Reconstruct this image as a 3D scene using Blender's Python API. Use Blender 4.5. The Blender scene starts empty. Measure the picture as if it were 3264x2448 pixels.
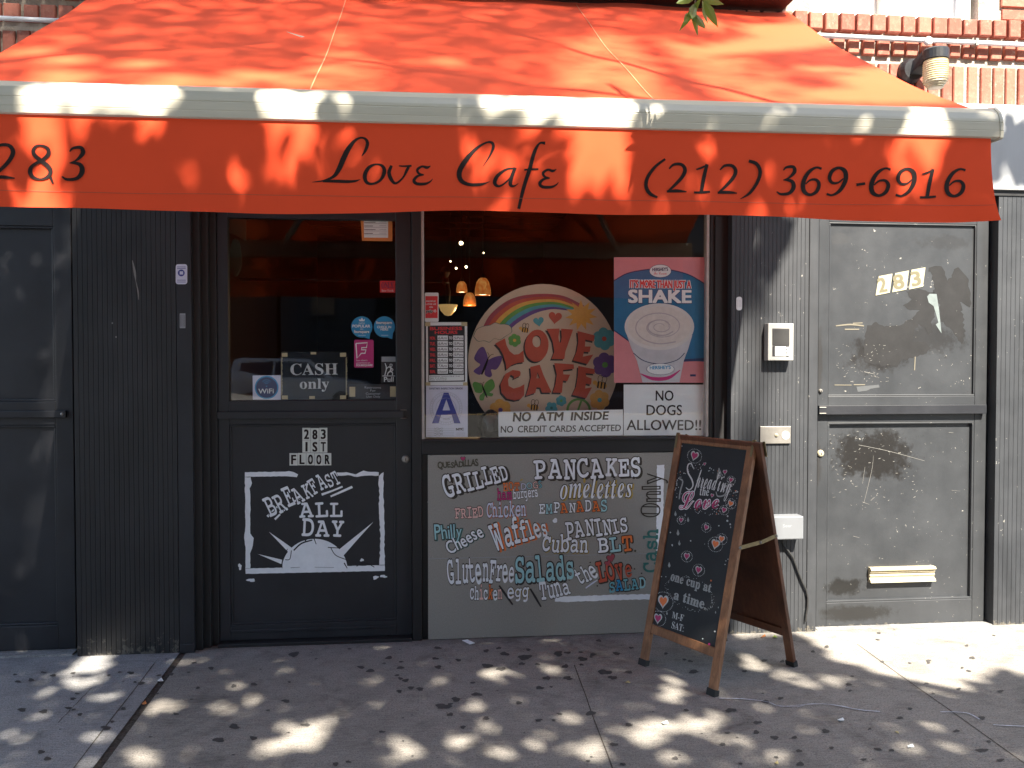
import bpy, math, random
import numpy as np
from mathutils import Vector, Matrix
from mathutils.geometry import tessellate_polygon
S = bpy.context.scene
COL = S.collection
R_ = math.radians
rng = random.Random(7)

# ---------------------------------------------------------------- camera, sky, sun, exposure
CAM = Vector((0.0, -4.41, 1.43)); FPX = 2735.0
YAW, PITCH = R_(6.0), R_(-1.4)
cd = bpy.data.cameras.new('camera'); cam = bpy.data.objects.new('camera', cd); COL.objects.link(cam)
cd.sensor_width = 36.0; cd.lens = 36.0 * FPX / 3264.0; cd.clip_start = 0.05; cd.clip_end = 600
cam.location = CAM; cam.rotation_euler = (R_(90) + PITCH, 0, -YAW)
S.camera = cam
SUN = Vector((0.27, -1.0, 1.17)).normalized()          # towards the sun
W = bpy.data.worlds.new('World'); S.world = W; W.use_nodes = True
nt = W.node_tree; bg = nt.nodes['Background']; sky = nt.nodes.new('ShaderNodeTexSky')
sky.sky_type = 'NISHITA'; sky.sun_disc = False
sky.sun_elevation = math.asin(SUN.z); sky.sun_rotation = math.atan2(SUN.x, SUN.y)
nt.links.new(sky.outputs[0], bg.inputs[0]); bg.inputs[1].default_value = 0.09
sl = bpy.data.lights.new('sun', 'SUN'); sl.energy = 5.0; sl.angle = R_(0.53); sl.color = (1.0, 0.92, 0.79)
so = bpy.data.objects.new('sun', sl); COL.objects.link(so)
so.rotation_euler = (-SUN).to_track_quat('-Z', 'Y').to_euler(); so.location = (3, -10, 12)
S.view_settings.view_transform = 'Standard'; S.view_settings.look = 'None'
S.view_settings.exposure = 2.13; S.view_settings.gamma = 1.0

# ---------------------------------------------------------------- helpers
_F = Vector((math.sin(YAW)*math.cos(PITCH), math.cos(YAW)*math.cos(PITCH), math.sin(PITCH)))
_Rt = Vector((math.cos(YAW), -math.sin(YAW), 0)); _U = _Rt.cross(_F)

class Pl:
    """a plane in the place: origin, two unit axes, normal; survey() gives the plane coordinates of a sight line"""
    def __init__(s, o, u, v):
        s.o = Vector(o); s.u = Vector(u).normalized(); s.v = Vector(v).normalized(); s.n = s.u.cross(s.v).normalized(); s.warp = None
    def h(s, px, py):
        d = _F + _Rt*((px-1632)/FPX) - _U*((py-1224)/FPX)
        t = (s.o-CAM).dot(s.n)/d.dot(s.n); p = CAM + d*t - s.o
        return (p.dot(s.u), p.dot(s.v))
    def p(s, u, v, d=0.0):
        if s.warp: d = d + s.warp(u, v)
        return s.o + s.u*u + s.v*v + s.n*d
def wall(Y): return Pl((0, Y, 0), (1, 0, 0), (0, 0, 1))
GROUND = Pl((0, 0, 0), (1, 0, 0), (0, 1, 0))
def P(px, py, Y):
    pl = wall(Y); return pl.p(*pl.h(px, py))
def crop(s, ox, oy): return lambda x, y: (ox + s*x, oy + s*y)

class MB:
    def __init__(s): s.v = []; s.f = []; s.m = []; s.mats = []
    def mi(s, m):
        if m not in s.mats: s.mats.append(m)
        return s.mats.index(m)
    def add(s, vs, fs, m):
        k = len(s.v); i = s.mi(m)
        s.v += [tuple(a) for a in vs]; s.f += [tuple(k+j for j in f) for f in fs]; s.m += [i]*len(fs)
    def box(s, x0, x1, y0, y1, z0, z1, m):
        s.add([(x0,y0,z0),(x1,y0,z0),(x1,y1,z0),(x0,y1,z0),(x0,y0,z1),(x1,y0,z1),(x1,y1,z1),(x0,y1,z1)],
              [(0,3,2,1),(4,5,6,7),(0,1,5,4),(1,2,6,5),(2,3,7,6),(3,0,4,7)], m)
    def bar(s, a, b, w, t, m, side=None, taper=1.0):
        a = Vector(a); b = Vector(b); d = (b-a).normalized()
        sd = Vector(side) if side else Vector((1,0,0))
        sd = (sd - d*sd.dot(d)).normalized(); up = d.cross(sd)
        vs = []
        for q, k in ((a,1.0),(b,taper)):
            for i, j in ((-1,-1),(1,-1),(1,1),(-1,1)): vs.append(q + sd*(i*w/2*k) + up*(j*t/2*k))
        s.add(vs, [(3,2,1,0),(4,5,6,7),(0,1,5,4),(1,2,6,5),(2,3,7,6),(3,0,4,7)], m)
    def tube(s, pts, r, m, n=8, caps=True):
        pts = [Vector(p) for p in pts]; rs = r if isinstance(r, (list, tuple)) else [r]*len(pts)
        vs = []; ref = None
        for i, p in enumerate(pts):
            d = (pts[min(i+1,len(pts)-1)] - pts[max(i-1,0)]).normalized()
            if ref is None: ref = d.orthogonal().normalized()
            ref = (ref - d*ref.dot(d)).normalized(); b = d.cross(ref)
            for k in range(n):
                a = 2*math.pi*k/n; vs.append(p + (ref*math.cos(a) + b*math.sin(a))*rs[i])
        fs = [(i*n+k, i*n+(k+1)%n, (i+1)*n+(k+1)%n, (i+1)*n+k) for i in range(len(pts)-1) for k in range(n)]
        if caps: fs += [tuple(range(n))[::-1], tuple((len(pts)-1)*n+k for k in range(n))]
        s.add(vs, fs, m)
    def lathe(s, c, prof, m, n=24, axis='z'):
        c = Vector(c); vs = []
        for r, z in prof:
            for k in range(n):
                a = 2*math.pi*k/n
                q = (r*math.cos(a), r*math.sin(a), z)
                vs.append(c + (Vector(q) if axis == 'z' else Vector((q[0], -q[2], q[1]))))
        fs = [(i*n+k, i*n+(k+1)%n, (i+1)*n+(k+1)%n, (i+1)*n+k) for i in range(len(prof)-1) for k in range(n)]
        s.add(vs, fs, m)
    def poly(s, pl, pts, d, m, holes=()):
        """flat polygon (plane coordinates) at height d over the plane"""
        loops = [[Vector((a[0], a[1], 0)) for a in L] for L in [pts]+list(holes)]
        fs = tessellate_polygon(loops); flat = [q for L in loops for q in L]
        out = []
        for f in fs:
            a, b, c = [flat[i] for i in f]
            out.append(f if (b-a).cross(c-a).z > 0 else f[::-1])
        s.add([pl.p(q.x, q.y, d) for q in flat], out, m)
    def slab(s, pl, pts, d0, d1, m, mside=None):
        """polygon plate with thickness from d0 to d1"""
        A = sum(pts[i-1][0]*pts[i][1]-pts[i][0]*pts[i-1][1] for i in range(len(pts)))
        if A < 0: pts = pts[::-1]
        s.poly(pl, pts, d1, m); n = len(pts)
        vs = [pl.p(a, b, d0) for a, b in pts] + [pl.p(a, b, d1) for a, b in pts]
        s.add(vs, [(i, (i+1)%n, n+(i+1)%n, n+i) for i in range(n)] + [tuple(range(n))[::-1]], mside or m)
    def stroke(s, pl, pts, d, m, smooth=True, closed=False):
        """brush stroke: pts = (u, v, width) in plane coordinates; one mitred strip, climbing 0.01 mm per step"""
        P3 = [Vector(p) for p in pts]
        if smooth and len(P3) > 2:
            out = []; n = len(P3); rngk = range(n if closed else n-1)
            for i in rngk:
                if closed: a, b, c, e = P3[i-1], P3[i], P3[(i+1)%n], P3[(i+2)%n]
                else: a, b, c, e = P3[max(i-1,0)], P3[i], P3[i+1], P3[min(i+2,n-1)]
                for k in range(5):
                    t = k/5; out.append(0.5*((2*b)+(c-a)*t+(2*a-5*b+4*c-e)*t*t+(3*b-a-3*c+e)*t**3))
            out.append(P3[0] if closed else P3[-1]); P3 = out
        vs = []; n = len(P3)
        for i, p in enumerate(P3):
            a, b = P3[max(i-1,0)], P3[min(i+1,n-1)]
            dx, dy = b.x-a.x, b.y-a.y; L = math.hypot(dx, dy) or 1e-9
            nx, ny = -dy/L*max(p.z,1e-4)/2, dx/L*max(p.z,1e-4)/2; dd = d + i*1e-5
            vs += [pl.p(p.x-nx, p.y-ny, dd), pl.p(p.x+nx, p.y+ny, dd)]
        s.add(vs, [(2*i, 2*i+2, 2*i+3, 2*i+1) for i in range(n-1)], m)
    def build(s, name, parent=None, loc=None, bevel=0, smooth=False, seg=2):
        base = Vector(parent.get('_b', (0,0,0))) if parent is not None else Vector(loc or (0,0,0))
        me = bpy.data.meshes.new(name)
        me.from_pydata([tuple(Vector(v)-base) for v in s.v], [], s.f)
        for m in s.mats: me.materials.append(m)
        me.polygons.foreach_set('material_index', s.m)
        if smooth: me.polygons.foreach_set('use_smooth', [True]*len(s.f))
        me.update()
        o = bpy.data.objects.new(name, me); COL.objects.link(o)
        if parent is not None: o.parent = parent
        else: o.location = base
        o['_b'] = tuple(base)
        if bevel:
            b = o.modifiers.new('bevel', 'BEVEL'); b.width = bevel; b.segments = seg; b.limit_method = 'ANGLE'; b.angle_limit = R_(40)
        return o
def thing(name, loc, label, cat, group=None):
    o = bpy.data.objects.new(name, None); COL.objects.link(o); o.location = loc; o['_b'] = tuple(loc); o.empty_display_size = .1
    return tag(o, label, cat, group)
def tag(o, label=None, cat=None, group=None, kind=None):
    for k, v in (('label', label), ('category', cat), ('group', group), ('kind', kind)):
        if v: o[k] = v
    return o

# ---- letters: built-in font, plus its serif / script / outline mathematical alphabets
_dbl = {'C':'\u2102','H':'\u210d','N':'\u2115','P':'\u2119','Q':'\u211a','R':'\u211d','Z':'\u2124'}
def _map(s, style):
    base = {'serif':(0x1D400,0x1D41A,0x1D7CE),'script':(0x1D4D0,0x1D4EA,None),'dbl':(0x1D538,0x1D552,0x1D7D8),
            'mono':(0x1D670,0x1D68A,0x1D7F6),'ital':(0x1D468,0x1D482,0x1D7CE)}.get(style)
    if not base: return s
    r = ''
    for c in s:
        if style == 'dbl' and c in _dbl: r += _dbl[c]
        elif 'A' <= c <= 'Z': r += chr(base[0]+ord(c)-65)
        elif 'a' <= c <= 'z': r += chr(base[1]+ord(c)-97)
        elif c.isdigit() and base[2]: r += chr(base[2]+int(c))
        else: r += c
    return r
_gc = {}
def glyph(s, style='plain', off=0.0, shear=0.0, res=3):
    if style == 'bold': style, off = 'plain', off+.024
    k = (s, style, off, shear)
    if k not in _gc:
        c = bpy.data.curves.new('g', 'FONT'); c.body = _map(s, style); c.offset = off; c.shear = shear; c.resolution_u = res
        o = bpy.data.objects.new('g', c); m = bpy.data.meshes.new_from_object(o)
        V = [(v.co.x, v.co.y) for v in m.vertices]; Fs = [tuple(p.vertices) for p in m.polygons]
        bpy.data.objects.remove(o); bpy.data.curves.remove(c); bpy.data.meshes.remove(m)
        out = []
        for f in Fs:
            a = sum(V[f[i-1]][0]*V[f[i]][1]-V[f[i]][0]*V[f[i-1]][1] for i in range(len(f)))
            out.append(f if a > 0 else f[::-1])
        xs = [v[0] for v in V] or [0]; ys = [v[1] for v in V] or [0]
        _gc[k] = (V, out, (min(xs), max(xs), min(ys), max(ys)))
    return _gc[k]
def word(mb, pl, s, a, b, cap, m, style='plain', off=0.0, d=0.001, jit=0.0, cap2=None, outline=None, ow=.03, shadow=None, sh=(.06,-.06), cols=None, shear=0.0, seed=1):
    """letters along the line a-b (sighted points), capital height cap (same unit) at the start, cap2 at the end"""
    A = Vector(pl.h(*a)); B = Vector(pl.h(*b)); e1 = B-A; L = e1.length; e1 /= L; e2 = Vector((-e1.y, e1.x))
    k = (Vector(pl.h(a[0], a[1]-cap)) - A).length
    H = glyph('H', style, 0)[2]; Hh = H[3]-H[2]
    k2 = k*(cap2/cap if cap2 else 1.0)
    rr = random.Random(seed+len(s)*13+ord(s[0]))
    if jit == 0 and not outline and not cap2 and not cols:
        if style == 'bold': style, off = 'plain', off+.030
        V, Fs, bb = glyph(s, style, 0.0, shear); sx = (L-2*off*k/Hh)/(bb[1]-bb[0]); sy = k/Hh       # heavier faces: the letter laid down several times, a hair apart
        for i, (ox, oy) in enumerate([(0,0)] if not off else [(off,off*.7),(-off,off*.7),(off,-off*.7),(-off,-off*.7)]):
            mb.add([pl.p(*(A + e1*((x-bb[0])*sx + (ox+off)*sy) + e2*((y+oy)*sy)), d+i*5e-5) for x, y in V], Fs, m)
        return
    gl = [(c, glyph(c, style, off, shear) if c != ' ' else None) for c in s]
    wd = [((g[2][1]-g[2][0]) if g else .28) for c, g in gl]; gap = .07
    sc = [1.0 if not cap2 else 1+(cap2/cap-1)*i/max(1,len(s)-1) for i in range(len(s))]
    tot = sum(w*q for w, q in zip(wd, sc)) + gap*(len(s)-1); x = 0
    for i, ((c, g), w, q) in enumerate(zip(gl, wd, sc)):
        if g:
            sx = L/tot; sy = k/Hh*q; jr = rr.uniform(-jit, jit)*.5; jy = rr.uniform(-jit, jit)*k*.35; js = 1+rr.uniform(-jit, jit)*.7
            mm = cols[i % len(cols)] if cols else m
            ca, sa = math.cos(jr), math.sin(jr); cx = (g[2][0]+g[2][1])/2
            def put(gg, dx, dy, dd, mt):
                V, Fs, bb = gg; vs = []
                for X, Y in V:
                    lx = ((X-cx)*ca)*sx*q - Y*sa*sy + (x + w*q/2)*sx + dx*k; ly = (X-cx)*sa*sx + Y*ca*sy*js + jy + dy*k
                    vs.append(pl.p(*(A + e1*lx + e2*ly), dd + i*4e-5))
                mb.add(vs, Fs, mt)
            if shadow: put(glyph(c, style, off+ow, shear), sh[0], sh[1], d-.0010, shadow)
            if outline: put(glyph(c, style, off+ow, shear), 0, 0, d-.0005, outline)
            put(g, 0, 0, d, mm)
        x += w*q + gap
def heart(mb, pl, c, r, d, m, ang=0.0, om=None, ow=1.25):
    U = Vector(pl.h(*c)); k = (Vector(pl.h(c[0], c[1]-r)) - U).length
    for mm, q, dd in ((om, ow, d-.0004), (m, 1.0, d)):
        if mm is None: continue
        pts = []
        for i in range(28):
            t = 2*math.pi*i/28; X = 16*math.sin(t)**3; Y = 13*math.cos(t)-5*math.cos(2*t)-2*math.cos(3*t)-math.cos(4*t)+1.5
            X *= k*q/16; Y *= k*q/16
            pts.append((U.x + X*math.cos(ang)-Y*math.sin(ang), U.y + X*math.sin(ang)+Y*math.cos(ang)))
        mb.poly(pl, pts[::-1], dd, mm)
def ell(pl, c, rx, ry, n=24, wob=0.0, seed=0, ang=0.0):
    rr = random.Random(seed); out = []; ph = [rr.uniform(0, 6.28) for _ in range(3)]
    for i in range(n):
        t = -2*math.pi*i/n; q = 1 + wob*(math.sin(3*t+ph[0])*.5+math.sin(5*t+ph[1])*.35+math.sin(2*t+ph[2])*.5)
        x, y = rx*q*math.cos(t), ry*q*math.sin(t)
        out.append(pl.h(c[0]+x*math.cos(ang)-y*math.sin(ang), c[1]+x*math.sin(ang)+y*math.cos(ang)))
    return out
def quad(pl, x0, y0, x1, y1): return [pl.h(x0,y1), pl.h(x1,y1), pl.h(x1,y0), pl.h(x0,y0)]
def pxs(pl, f, pts): return [pl.h(*f(x, y)) for x, y in pts]
def px_len(pl, a, n): return (Vector(pl.h(a[0]+n, a[1])) - Vector(pl.h(*a))).length

# ---------------------------------------------------------------- materials
def lin(r, g, b): return tuple((c/255/12.92 if c/255 <= .04045 else ((c/255+.055)/1.055)**2.4) for c in (r, g, b))
def mat(name, col, rough=.6, metal=0.0, var=0.0, scale=8.0, bump=0.0, bscale=60.0, spec=.5, col2=None, stretch=None, emit=None, es=0, detail=5):
    m = bpy.data.materials.new(name); m.use_nodes = True; t = m.node_tree; b = t.nodes['Principled BSDF']
    c = tuple(col)+(1,)
    b.inputs['Base Color'].default_value = c; b.inputs['Roughness'].default_value = rough; b.inputs['Metallic'].default_value = metal
    b.inputs['Specular IOR Level'].default_value = spec
    if emit: b.inputs['Emission Color'].default_value = tuple(emit)+(1,); b.inputs['Emission Strength'].default_value = es
    if var or col2 or bump:
        g = t.nodes.new('ShaderNodeNewGeometry'); src = g.outputs['Position']
        if stretch:
            mp = t.nodes.new('ShaderNodeMapping'); mp.inputs['Scale'].default_value = stretch; t.links.new(src, mp.inputs[0]); src = mp.outputs[0]
        if var or col2:
            n = t.nodes.new('ShaderNodeTexNoise'); n.inputs['Scale'].default_value = scale; n.inputs['Detail'].default_value = detail; n.inputs['Roughness'].default_value = .65
            t.links.new(src, n.inputs['Vector'])
            cr = t.nodes.new('ShaderNodeValToRGB'); c2 = tuple(col2)+(1,) if col2 else tuple(x*(1+var) for x in col)+(1,)
            cr.color_ramp.elements[0].position = .3; cr.color_ramp.elements[1].position = .72
            cr.color_ramp.elements[0].color = c if col2 else tuple(x*(1-var) for x in col)+(1,); cr.color_ramp.elements[1].color = c2
            t.links.new(n.outputs['Fac'], cr.inputs[0]); t.links.new(cr.outputs[0], b.inputs['Base Color'])
        if bump:
            n2 = t.nodes.new('ShaderNodeTexNoise'); n2.inputs['Scale'].default_value = bscale; n2.inputs['Detail'].default_value = 4; t.links.new(src, n2.inputs['Vector'])
            bp = t.nodes.new('ShaderNodeBump'); bp.inputs['Strength'].default_value = bump; bp.inputs['Distance'].default_value = .01
            t.links.new(n2.outputs['Fac'], bp.inputs['Height']); t.links.new(bp.outputs[0], b.inputs['Normal'])
    return m
def mixnode(t, fac, a, b, mode='MIX'):
    n = t.nodes.new('ShaderNodeMix'); n.data_type = 'RGBA'; n.blend_type = mode; n.clamp_factor = True
    if isinstance(fac, (int, float)): n.inputs[0].default_value = fac
    else: t.links.new(fac, n.inputs[0])
    for s, k in ((a, 6), (b, 7)):
        if isinstance(s, tuple): n.inputs[k].default_value = s if len(s) == 4 else s+(1,)
        else: t.links.new(s, n.inputs[k])
    return n.outputs[2]
def mth(t, op, a, b=None, c=None, clamp=False):
    n = t.nodes.new('ShaderNodeMath'); n.operation = op; n.use_clamp = clamp
    for i, s in enumerate((a, b, c)):
        if s is None: continue
        if isinstance(s, (int, float)): n.inputs[i].default_value = s
        else: t.links.new(s, n.inputs[i])
    return n.outputs[0]
def noise(t, vec, scale, detail=5, rough=.6, dist=0):
    n = t.nodes.new('ShaderNodeTexNoise'); n.inputs['Scale'].default_value = scale; n.inputs['Detail'].default_value = detail
    n.inputs['Roughness'].default_value = rough; n.inputs['Distortion'].default_value = dist; t.links.new(vec, n.inputs['Vector']); return n.outputs['Fac']
def painted(name, col, rough=.45, blobs=(), chips=.0, base_wear=0.0, streak=.25):
    """old painted metal: uneven sheen, vertical streaks, smears (own places), chips, worn foot"""
    m = bpy.data.materials.new(name); m.use_nodes = True; t = m.node_tree; b = t.nodes['Principled BSDF']
    pos = t.nodes.new('ShaderNodeNewGeometry').outputs['Position']
    mp = t.nodes.new('ShaderNodeMapping'); mp.inputs['Scale'].default_value = (9, 9, 1.3); t.links.new(pos, mp.inputs[0])
    f = noise(t, mp.outputs[0], 1.6, 6); g = noise(t, pos, 3.0, 6, .7)
    c = mixnode(t, mth(t, 'MULTIPLY_ADD', f, 1.8, -.4, True), tuple(x*(1-streak) for x in col), tuple(x*(1+streak) for x in col))
    c = mixnode(t, mth(t, 'MULTIPLY_ADD', g, 3, -1.2, True), c, tuple(x*1.25+.004 for x in col))
    n1 = noise(t, pos, 14, 6, .75); n2 = noise(t, pos, 40, 4, .7)
    for (cx, cy, cz), (rx, rz), st, cc in blobs:
        vm = t.nodes.new('ShaderNodeMapping'); vm.vector_type = 'POINT'; vm.inputs['Location'].default_value = (-cx/rx, 0, -cz/rz)
        vm.inputs['Scale'].default_value = (1/rx, 0, 1/rz); t.links.new(pos, vm.inputs[0])
        ln = t.nodes.new('ShaderNodeVectorMath'); ln.operation = 'LENGTH'; t.links.new(vm.outputs[0], ln.inputs[0])
        e = mth(t, 'MULTIPLY_ADD', n1, 2.2, -1.1); e = mth(t, 'SUBTRACT', 1.0, mth(t, 'ADD', ln.outputs['Value'], e))
        e = mth(t, 'MULTIPLY', mth(t, 'MULTIPLY', e, 2.6, None, True), st, None, True)
        c = mixnode(t, e, c, cc)
    if chips:
        k = mth(t, 'MULTIPLY', mth(t, 'GREATER_THAN', n2, .73-chips*.1), mth(t, 'GREATER_THAN', g, .5)); c = mixnode(t, k, c, (.32, .31, .28))
    if base_wear:
        sp = t.nodes.new('ShaderNodeSeparateXYZ'); t.links.new(pos, sp.inputs[0])
        lo = mth(t, 'SUBTRACT', 1.0, mth(t, 'DIVIDE', sp.outputs[2], base_wear)); k = mth(t, 'GREATER_THAN', mth(t, 'ADD', mth(t, 'MULTIPLY', lo, .25), n2), .74)
        c = mixnode(t, k, c, (.10, .092, .078))
    t.links.new(c, b.inputs['Base Color'])
    r = mth(t, 'MULTIPLY_ADD', g, .35, rough-.17, True); t.links.new(r, b.inputs['Roughness'])
    bp = t.nodes.new('ShaderNodeBump'); bp.inputs['Strength'].default_value = .12; bp.inputs['Distance'].default_value = .004
    t.links.new(n1, bp.inputs['Height']); t.links.new(bp.outputs[0], b.inputs['Normal'])
    return m
M = {}
M['ink'] = mat('lettering black', (.020,.012,.011), .65, spec=.2)
M['soft_ink'] = mat('soft black print', (.022,.02,.022), .6)
M['white'] = mat('white paint', (.78,.80,.82), .55, var=.06, scale=25)
M['paper'] = mat('white paper', (.74,.77,.77), .65, var=.05, scale=6)
M['cream'] = mat('cream paint', (.62,.50,.36), .6, var=.06, scale=7)
M['brown'] = mat('dark brown marker', (.035,.026,.018), .6)
M['olive'] = mat('olive marker', (.09,.085,.05), .6)
M['orange'] = mat('orange marker', (.75,.18,.04), .55, var=.15, scale=60)
M['red'] = mat('red print', (.55,.06,.04), .5, var=.08, scale=40)
M['redpaint'] = mat('brick red paint', (.50,.085,.04), .55, var=.08, scale=25)
M['salmon'] = mat('salmon marker', (.78,.48,.42), .55, var=.15, scale=70)
M['teal'] = mat('teal marker', (.16,.42,.47), .55, var=.18, scale=60)
M['tealdark'] = mat('dark green teal marker', (.03,.15,.13), .6, var=.2, scale=50)
M['aqua'] = mat('aqua marker', (.33,.58,.60), .55, var=.12, scale=50)
M['magenta'] = mat('magenta chalk', (.45,.035,.14), .6, var=.15, scale=60)
M['pink'] = mat('pink print', (.62,.22,.24), .45, var=.08, scale=6)
M['yellow'] = mat('yellow paint', (.72,.40,.07), .55, var=.1, scale=30)
M['mustard'] = mat('mustard marker', (.42,.30,.06), .6, var=.15, scale=60)
M['green'] = mat('green paint', (.12,.34,.06), .55, var=.1, scale=30)
M['purple'] = mat('purple paint', (.13,.06,.23), .55, var=.1, scale=30)
M['tpaint'] = mat('teal paint', (.08,.34,.38), .55, var=.1, scale=30)
M['mauve'] = mat('mauve red paint', (.34,.06,.08), .55, var=.1, scale=30)
M['blue'] = mat('blue print', (.006,.13,.28), .4, var=.1, scale=8)
M['navy'] = mat('navy print', (.012,.022,.10), .45)
M['blueA'] = mat('royal blue print', (.03,.04,.26), .5)
M['sky'] = mat('sky blue print', (.02,.27,.52), .4)
M['grey'] = mat('grey print', (.30,.32,.34), .6)
M['lilac'] = mat('pale lilac paper', (.62,.63,.74), .6, var=.03, scale=8)
M['hotpink'] = mat('hot pink print', (.50,.02,.17), .4)
M['scarlet'] = mat('scarlet print', (.66,.03,.035), .4)
M['apricot'] = mat('apricot card', (.70,.24,.06), .6)
M['tape'] = mat('masking tape', (.50,.42,.24), .6, var=.08, scale=30)
M['chalk'] = mat('chalk', (.52,.54,.53), .8, var=.25, scale=90)
M['chalkgrey'] = mat('grey chalk', (.33,.35,.34), .8, var=.25, scale=90)
M['chalkorange'] = mat('orange chalk', (.78,.20,.06), .7, var=.1, scale=50)
M['dark'] = painted('black painted metal', (.0155,.0165,.0205), .42, streak=.2)
M['darkjamb'] = painted('black painted jamb', (.011,.0105,.0115), .5, streak=.2)
M['pil'] = painted('black painted ribbed panel', (.0155,.0155,.017), .45, base_wear=.16, streak=.25)
M['pilR'] = painted('sunlit black ribbed panel', (.031,.0335,.038), .5, base_wear=.05, chips=.4, streak=.35)  # same black paint as the left panel, sunlit tone put into the colour
M['black'] = mat('matt black', (.012,.012,.013), .6)
M['alu'] = mat('old aluminium strip', (.42,.38,.35), .45, .3, var=.15, scale=20)
M['fascia'] = mat('grey painted fascia', (.40,.41,.42), .55, var=.10, scale=2.2, stretch=(4,1,.6))
M['steel'] = mat('brushed steel', (.34,.32,.29), .4, .6, var=.1, scale=30)
M['brass'] = mat('polished brass', (.46,.41,.29), .4, .2, var=.1, scale=20)
M['box'] = mat('grey electrical box', (.17,.18,.195), .45, var=.08, scale=5)
M['pvc'] = mat('white conduit', (.72,.74,.78), .4, var=.1, scale=10)
# ---------------------------------------------------------------- more materials
def concrete(name, c1, c2, dirt):
    m = bpy.data.materials.new(name); m.use_nodes = True; t = m.node_tree; b = t.nodes['Principled BSDF']
    pos = t.nodes.new('ShaderNodeNewGeometry').outputs['Position']
    a = noise(t, pos, 1.3, 6, .65, .4); f = noise(t, pos, 9, 7, .75); g = noise(t, pos, 130, 3, .8); h = noise(t, pos, 420, 2, .8)
    c = mixnode(t, mth(t, 'MULTIPLY_ADD', a, 2.4, -.7, True), c1, c2)
    c = mixnode(t, mth(t, 'MULTIPLY_ADD', f, 3.2, -1.5, True), c, dirt)
    c = mixnode(t, mth(t, 'MULTIPLY_ADD', g, 5, -2.2, True), c, tuple(x*.5 for x in c1))
    c = mixnode(t, mth(t, 'MULTIPLY_ADD', h, 7, -3.8, True), c, tuple(min(1, x*1.6) for x in c2))
    s2 = noise(t, pos, 3.3, 5, .7, .8); c = mixnode(t, mth(t, 'MULTIPLY_ADD', s2, 4.5, -2.45, True), c, tuple(x*.72 for x in dirt))
    sp = t.nodes.new('ShaderNodeSeparateXYZ'); t.links.new(pos, sp.inputs[0])
    k = mth(t, 'MULTIPLY', mth(t, 'ADD', mth(t, 'MULTIPLY_ADD', sp.outputs[1], 7.0, .75), mth(t, 'MULTIPLY_ADD', f, 2.0, -1.0)), .5, None, True)
    c = mixnode(t, k, c, tuple(x*.45 for x in dirt))
    mp = t.nodes.new('ShaderNodeMapping'); mp.inputs['Scale'].default_value = (1, 9, 1); mp.inputs['Rotation'].default_value = (0, 0, .05); t.links.new(pos, mp.inputs[0])
    br = noise(t, mp.outputs[0], 14, 3, .6)
    c = mixnode(t, mth(t, 'MULTIPLY_ADD', br, 1.6, -.7, True), c, tuple(x*1.12 for x in c2))
    t.links.new(c, b.inputs['Base Color']); b.inputs['Roughness'].default_value = .88; b.inputs['Specular IOR Level'].default_value = .3
    bp = t.nodes.new('ShaderNodeBump'); bp.inputs['Strength'].default_value = .35; bp.inputs['Distance'].default_value = .004
    t.links.new(mth(t, 'ADD', g, mth(t, 'ADD', br, f)), bp.inputs['Height']); t.links.new(bp.outputs[0], b.inputs['Normal'])
    return m
M['concL'] = concrete('pale grey concrete', (.24,.24,.242), (.36,.355,.35), (.15,.148,.146))
M['concR'] = concrete('worn brown grey concrete', (.215,.20,.18), (.335,.312,.28), (.125,.114,.102))
M['joint'] = mat('joint dirt', (.075,.064,.052), .95, var=.6, scale=90, bump=.6, bscale=200)
M['gum'] = mat('trodden gum', (.062,.058,.054), .8, var=.3, scale=50)
M['chalkline'] = mat('worn chalk line', (.52,.54,.60), .9, var=.35, scale=60)
M['asphalt'] = mat('asphalt', (.085,.083,.08), .9, var=.35, scale=3, bump=.4, bscale=150)
M['roadyellow'] = mat('yellow road paint', (.62,.38,.04), .7, var=.2, scale=5)
M['roadwhite'] = mat('white road paint', (.7,.7,.68), .7, var=.2, scale=5)
def brickmat():
    m = bpy.data.materials.new('red brick'); m.use_nodes = True; t = m.node_tree; b = t.nodes['Principled BSDF']
    g = t.nodes.new('ShaderNodeNewGeometry'); pos = g.outputs['Position']
    c = mixnode(t, g.outputs['Random Per Island'], (.30,.095,.07), (.45,.17,.12))
    n = noise(t, pos, 30, 6, .75); c = mixnode(t, mth(t, 'MULTIPLY_ADD', n, 3.2, -1.6, True), c, (.50,.25,.18))
    n3 = noise(t, pos, 11, 5, .8); c = mixnode(t, mth(t, 'MULTIPLY_ADD', n3, 5, -2.95, True), c, (.55,.50,.43))
    n4 = noise(t, pos, 5, 5, .8); c = mixnode(t, mth(t, 'MULTIPLY_ADD', n4, 4, -2.3, True), c, (.09,.045,.035))
    t.links.new(c, b.inputs['Base Color']); b.inputs['Roughness'].default_value = .9; b.inputs['Specular IOR Level'].default_value = .2
    mp = t.nodes.new('ShaderNodeMapping'); mp.inputs['Scale'].default_value = (120, 120, 25); t.links.new(pos, mp.inputs[0])
    bp = t.nodes.new('ShaderNodeBump'); bp.inputs['Strength'].default_value = .6; bp.inputs['Distance'].default_value = .004
    t.links.new(mth(t, 'ADD', noise(t, mp.outputs[0], 1, 3), n), bp.inputs['Height']); t.links.new(bp.outputs[0], b.inputs['Normal'])
    return m
M['brick'] = brickmat()
M['mortar'] = mat('crumbling mortar', (.30,.25,.20), .95, scale=7, col2=(.48,.43,.37), bump=.8, bscale=70)
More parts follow.
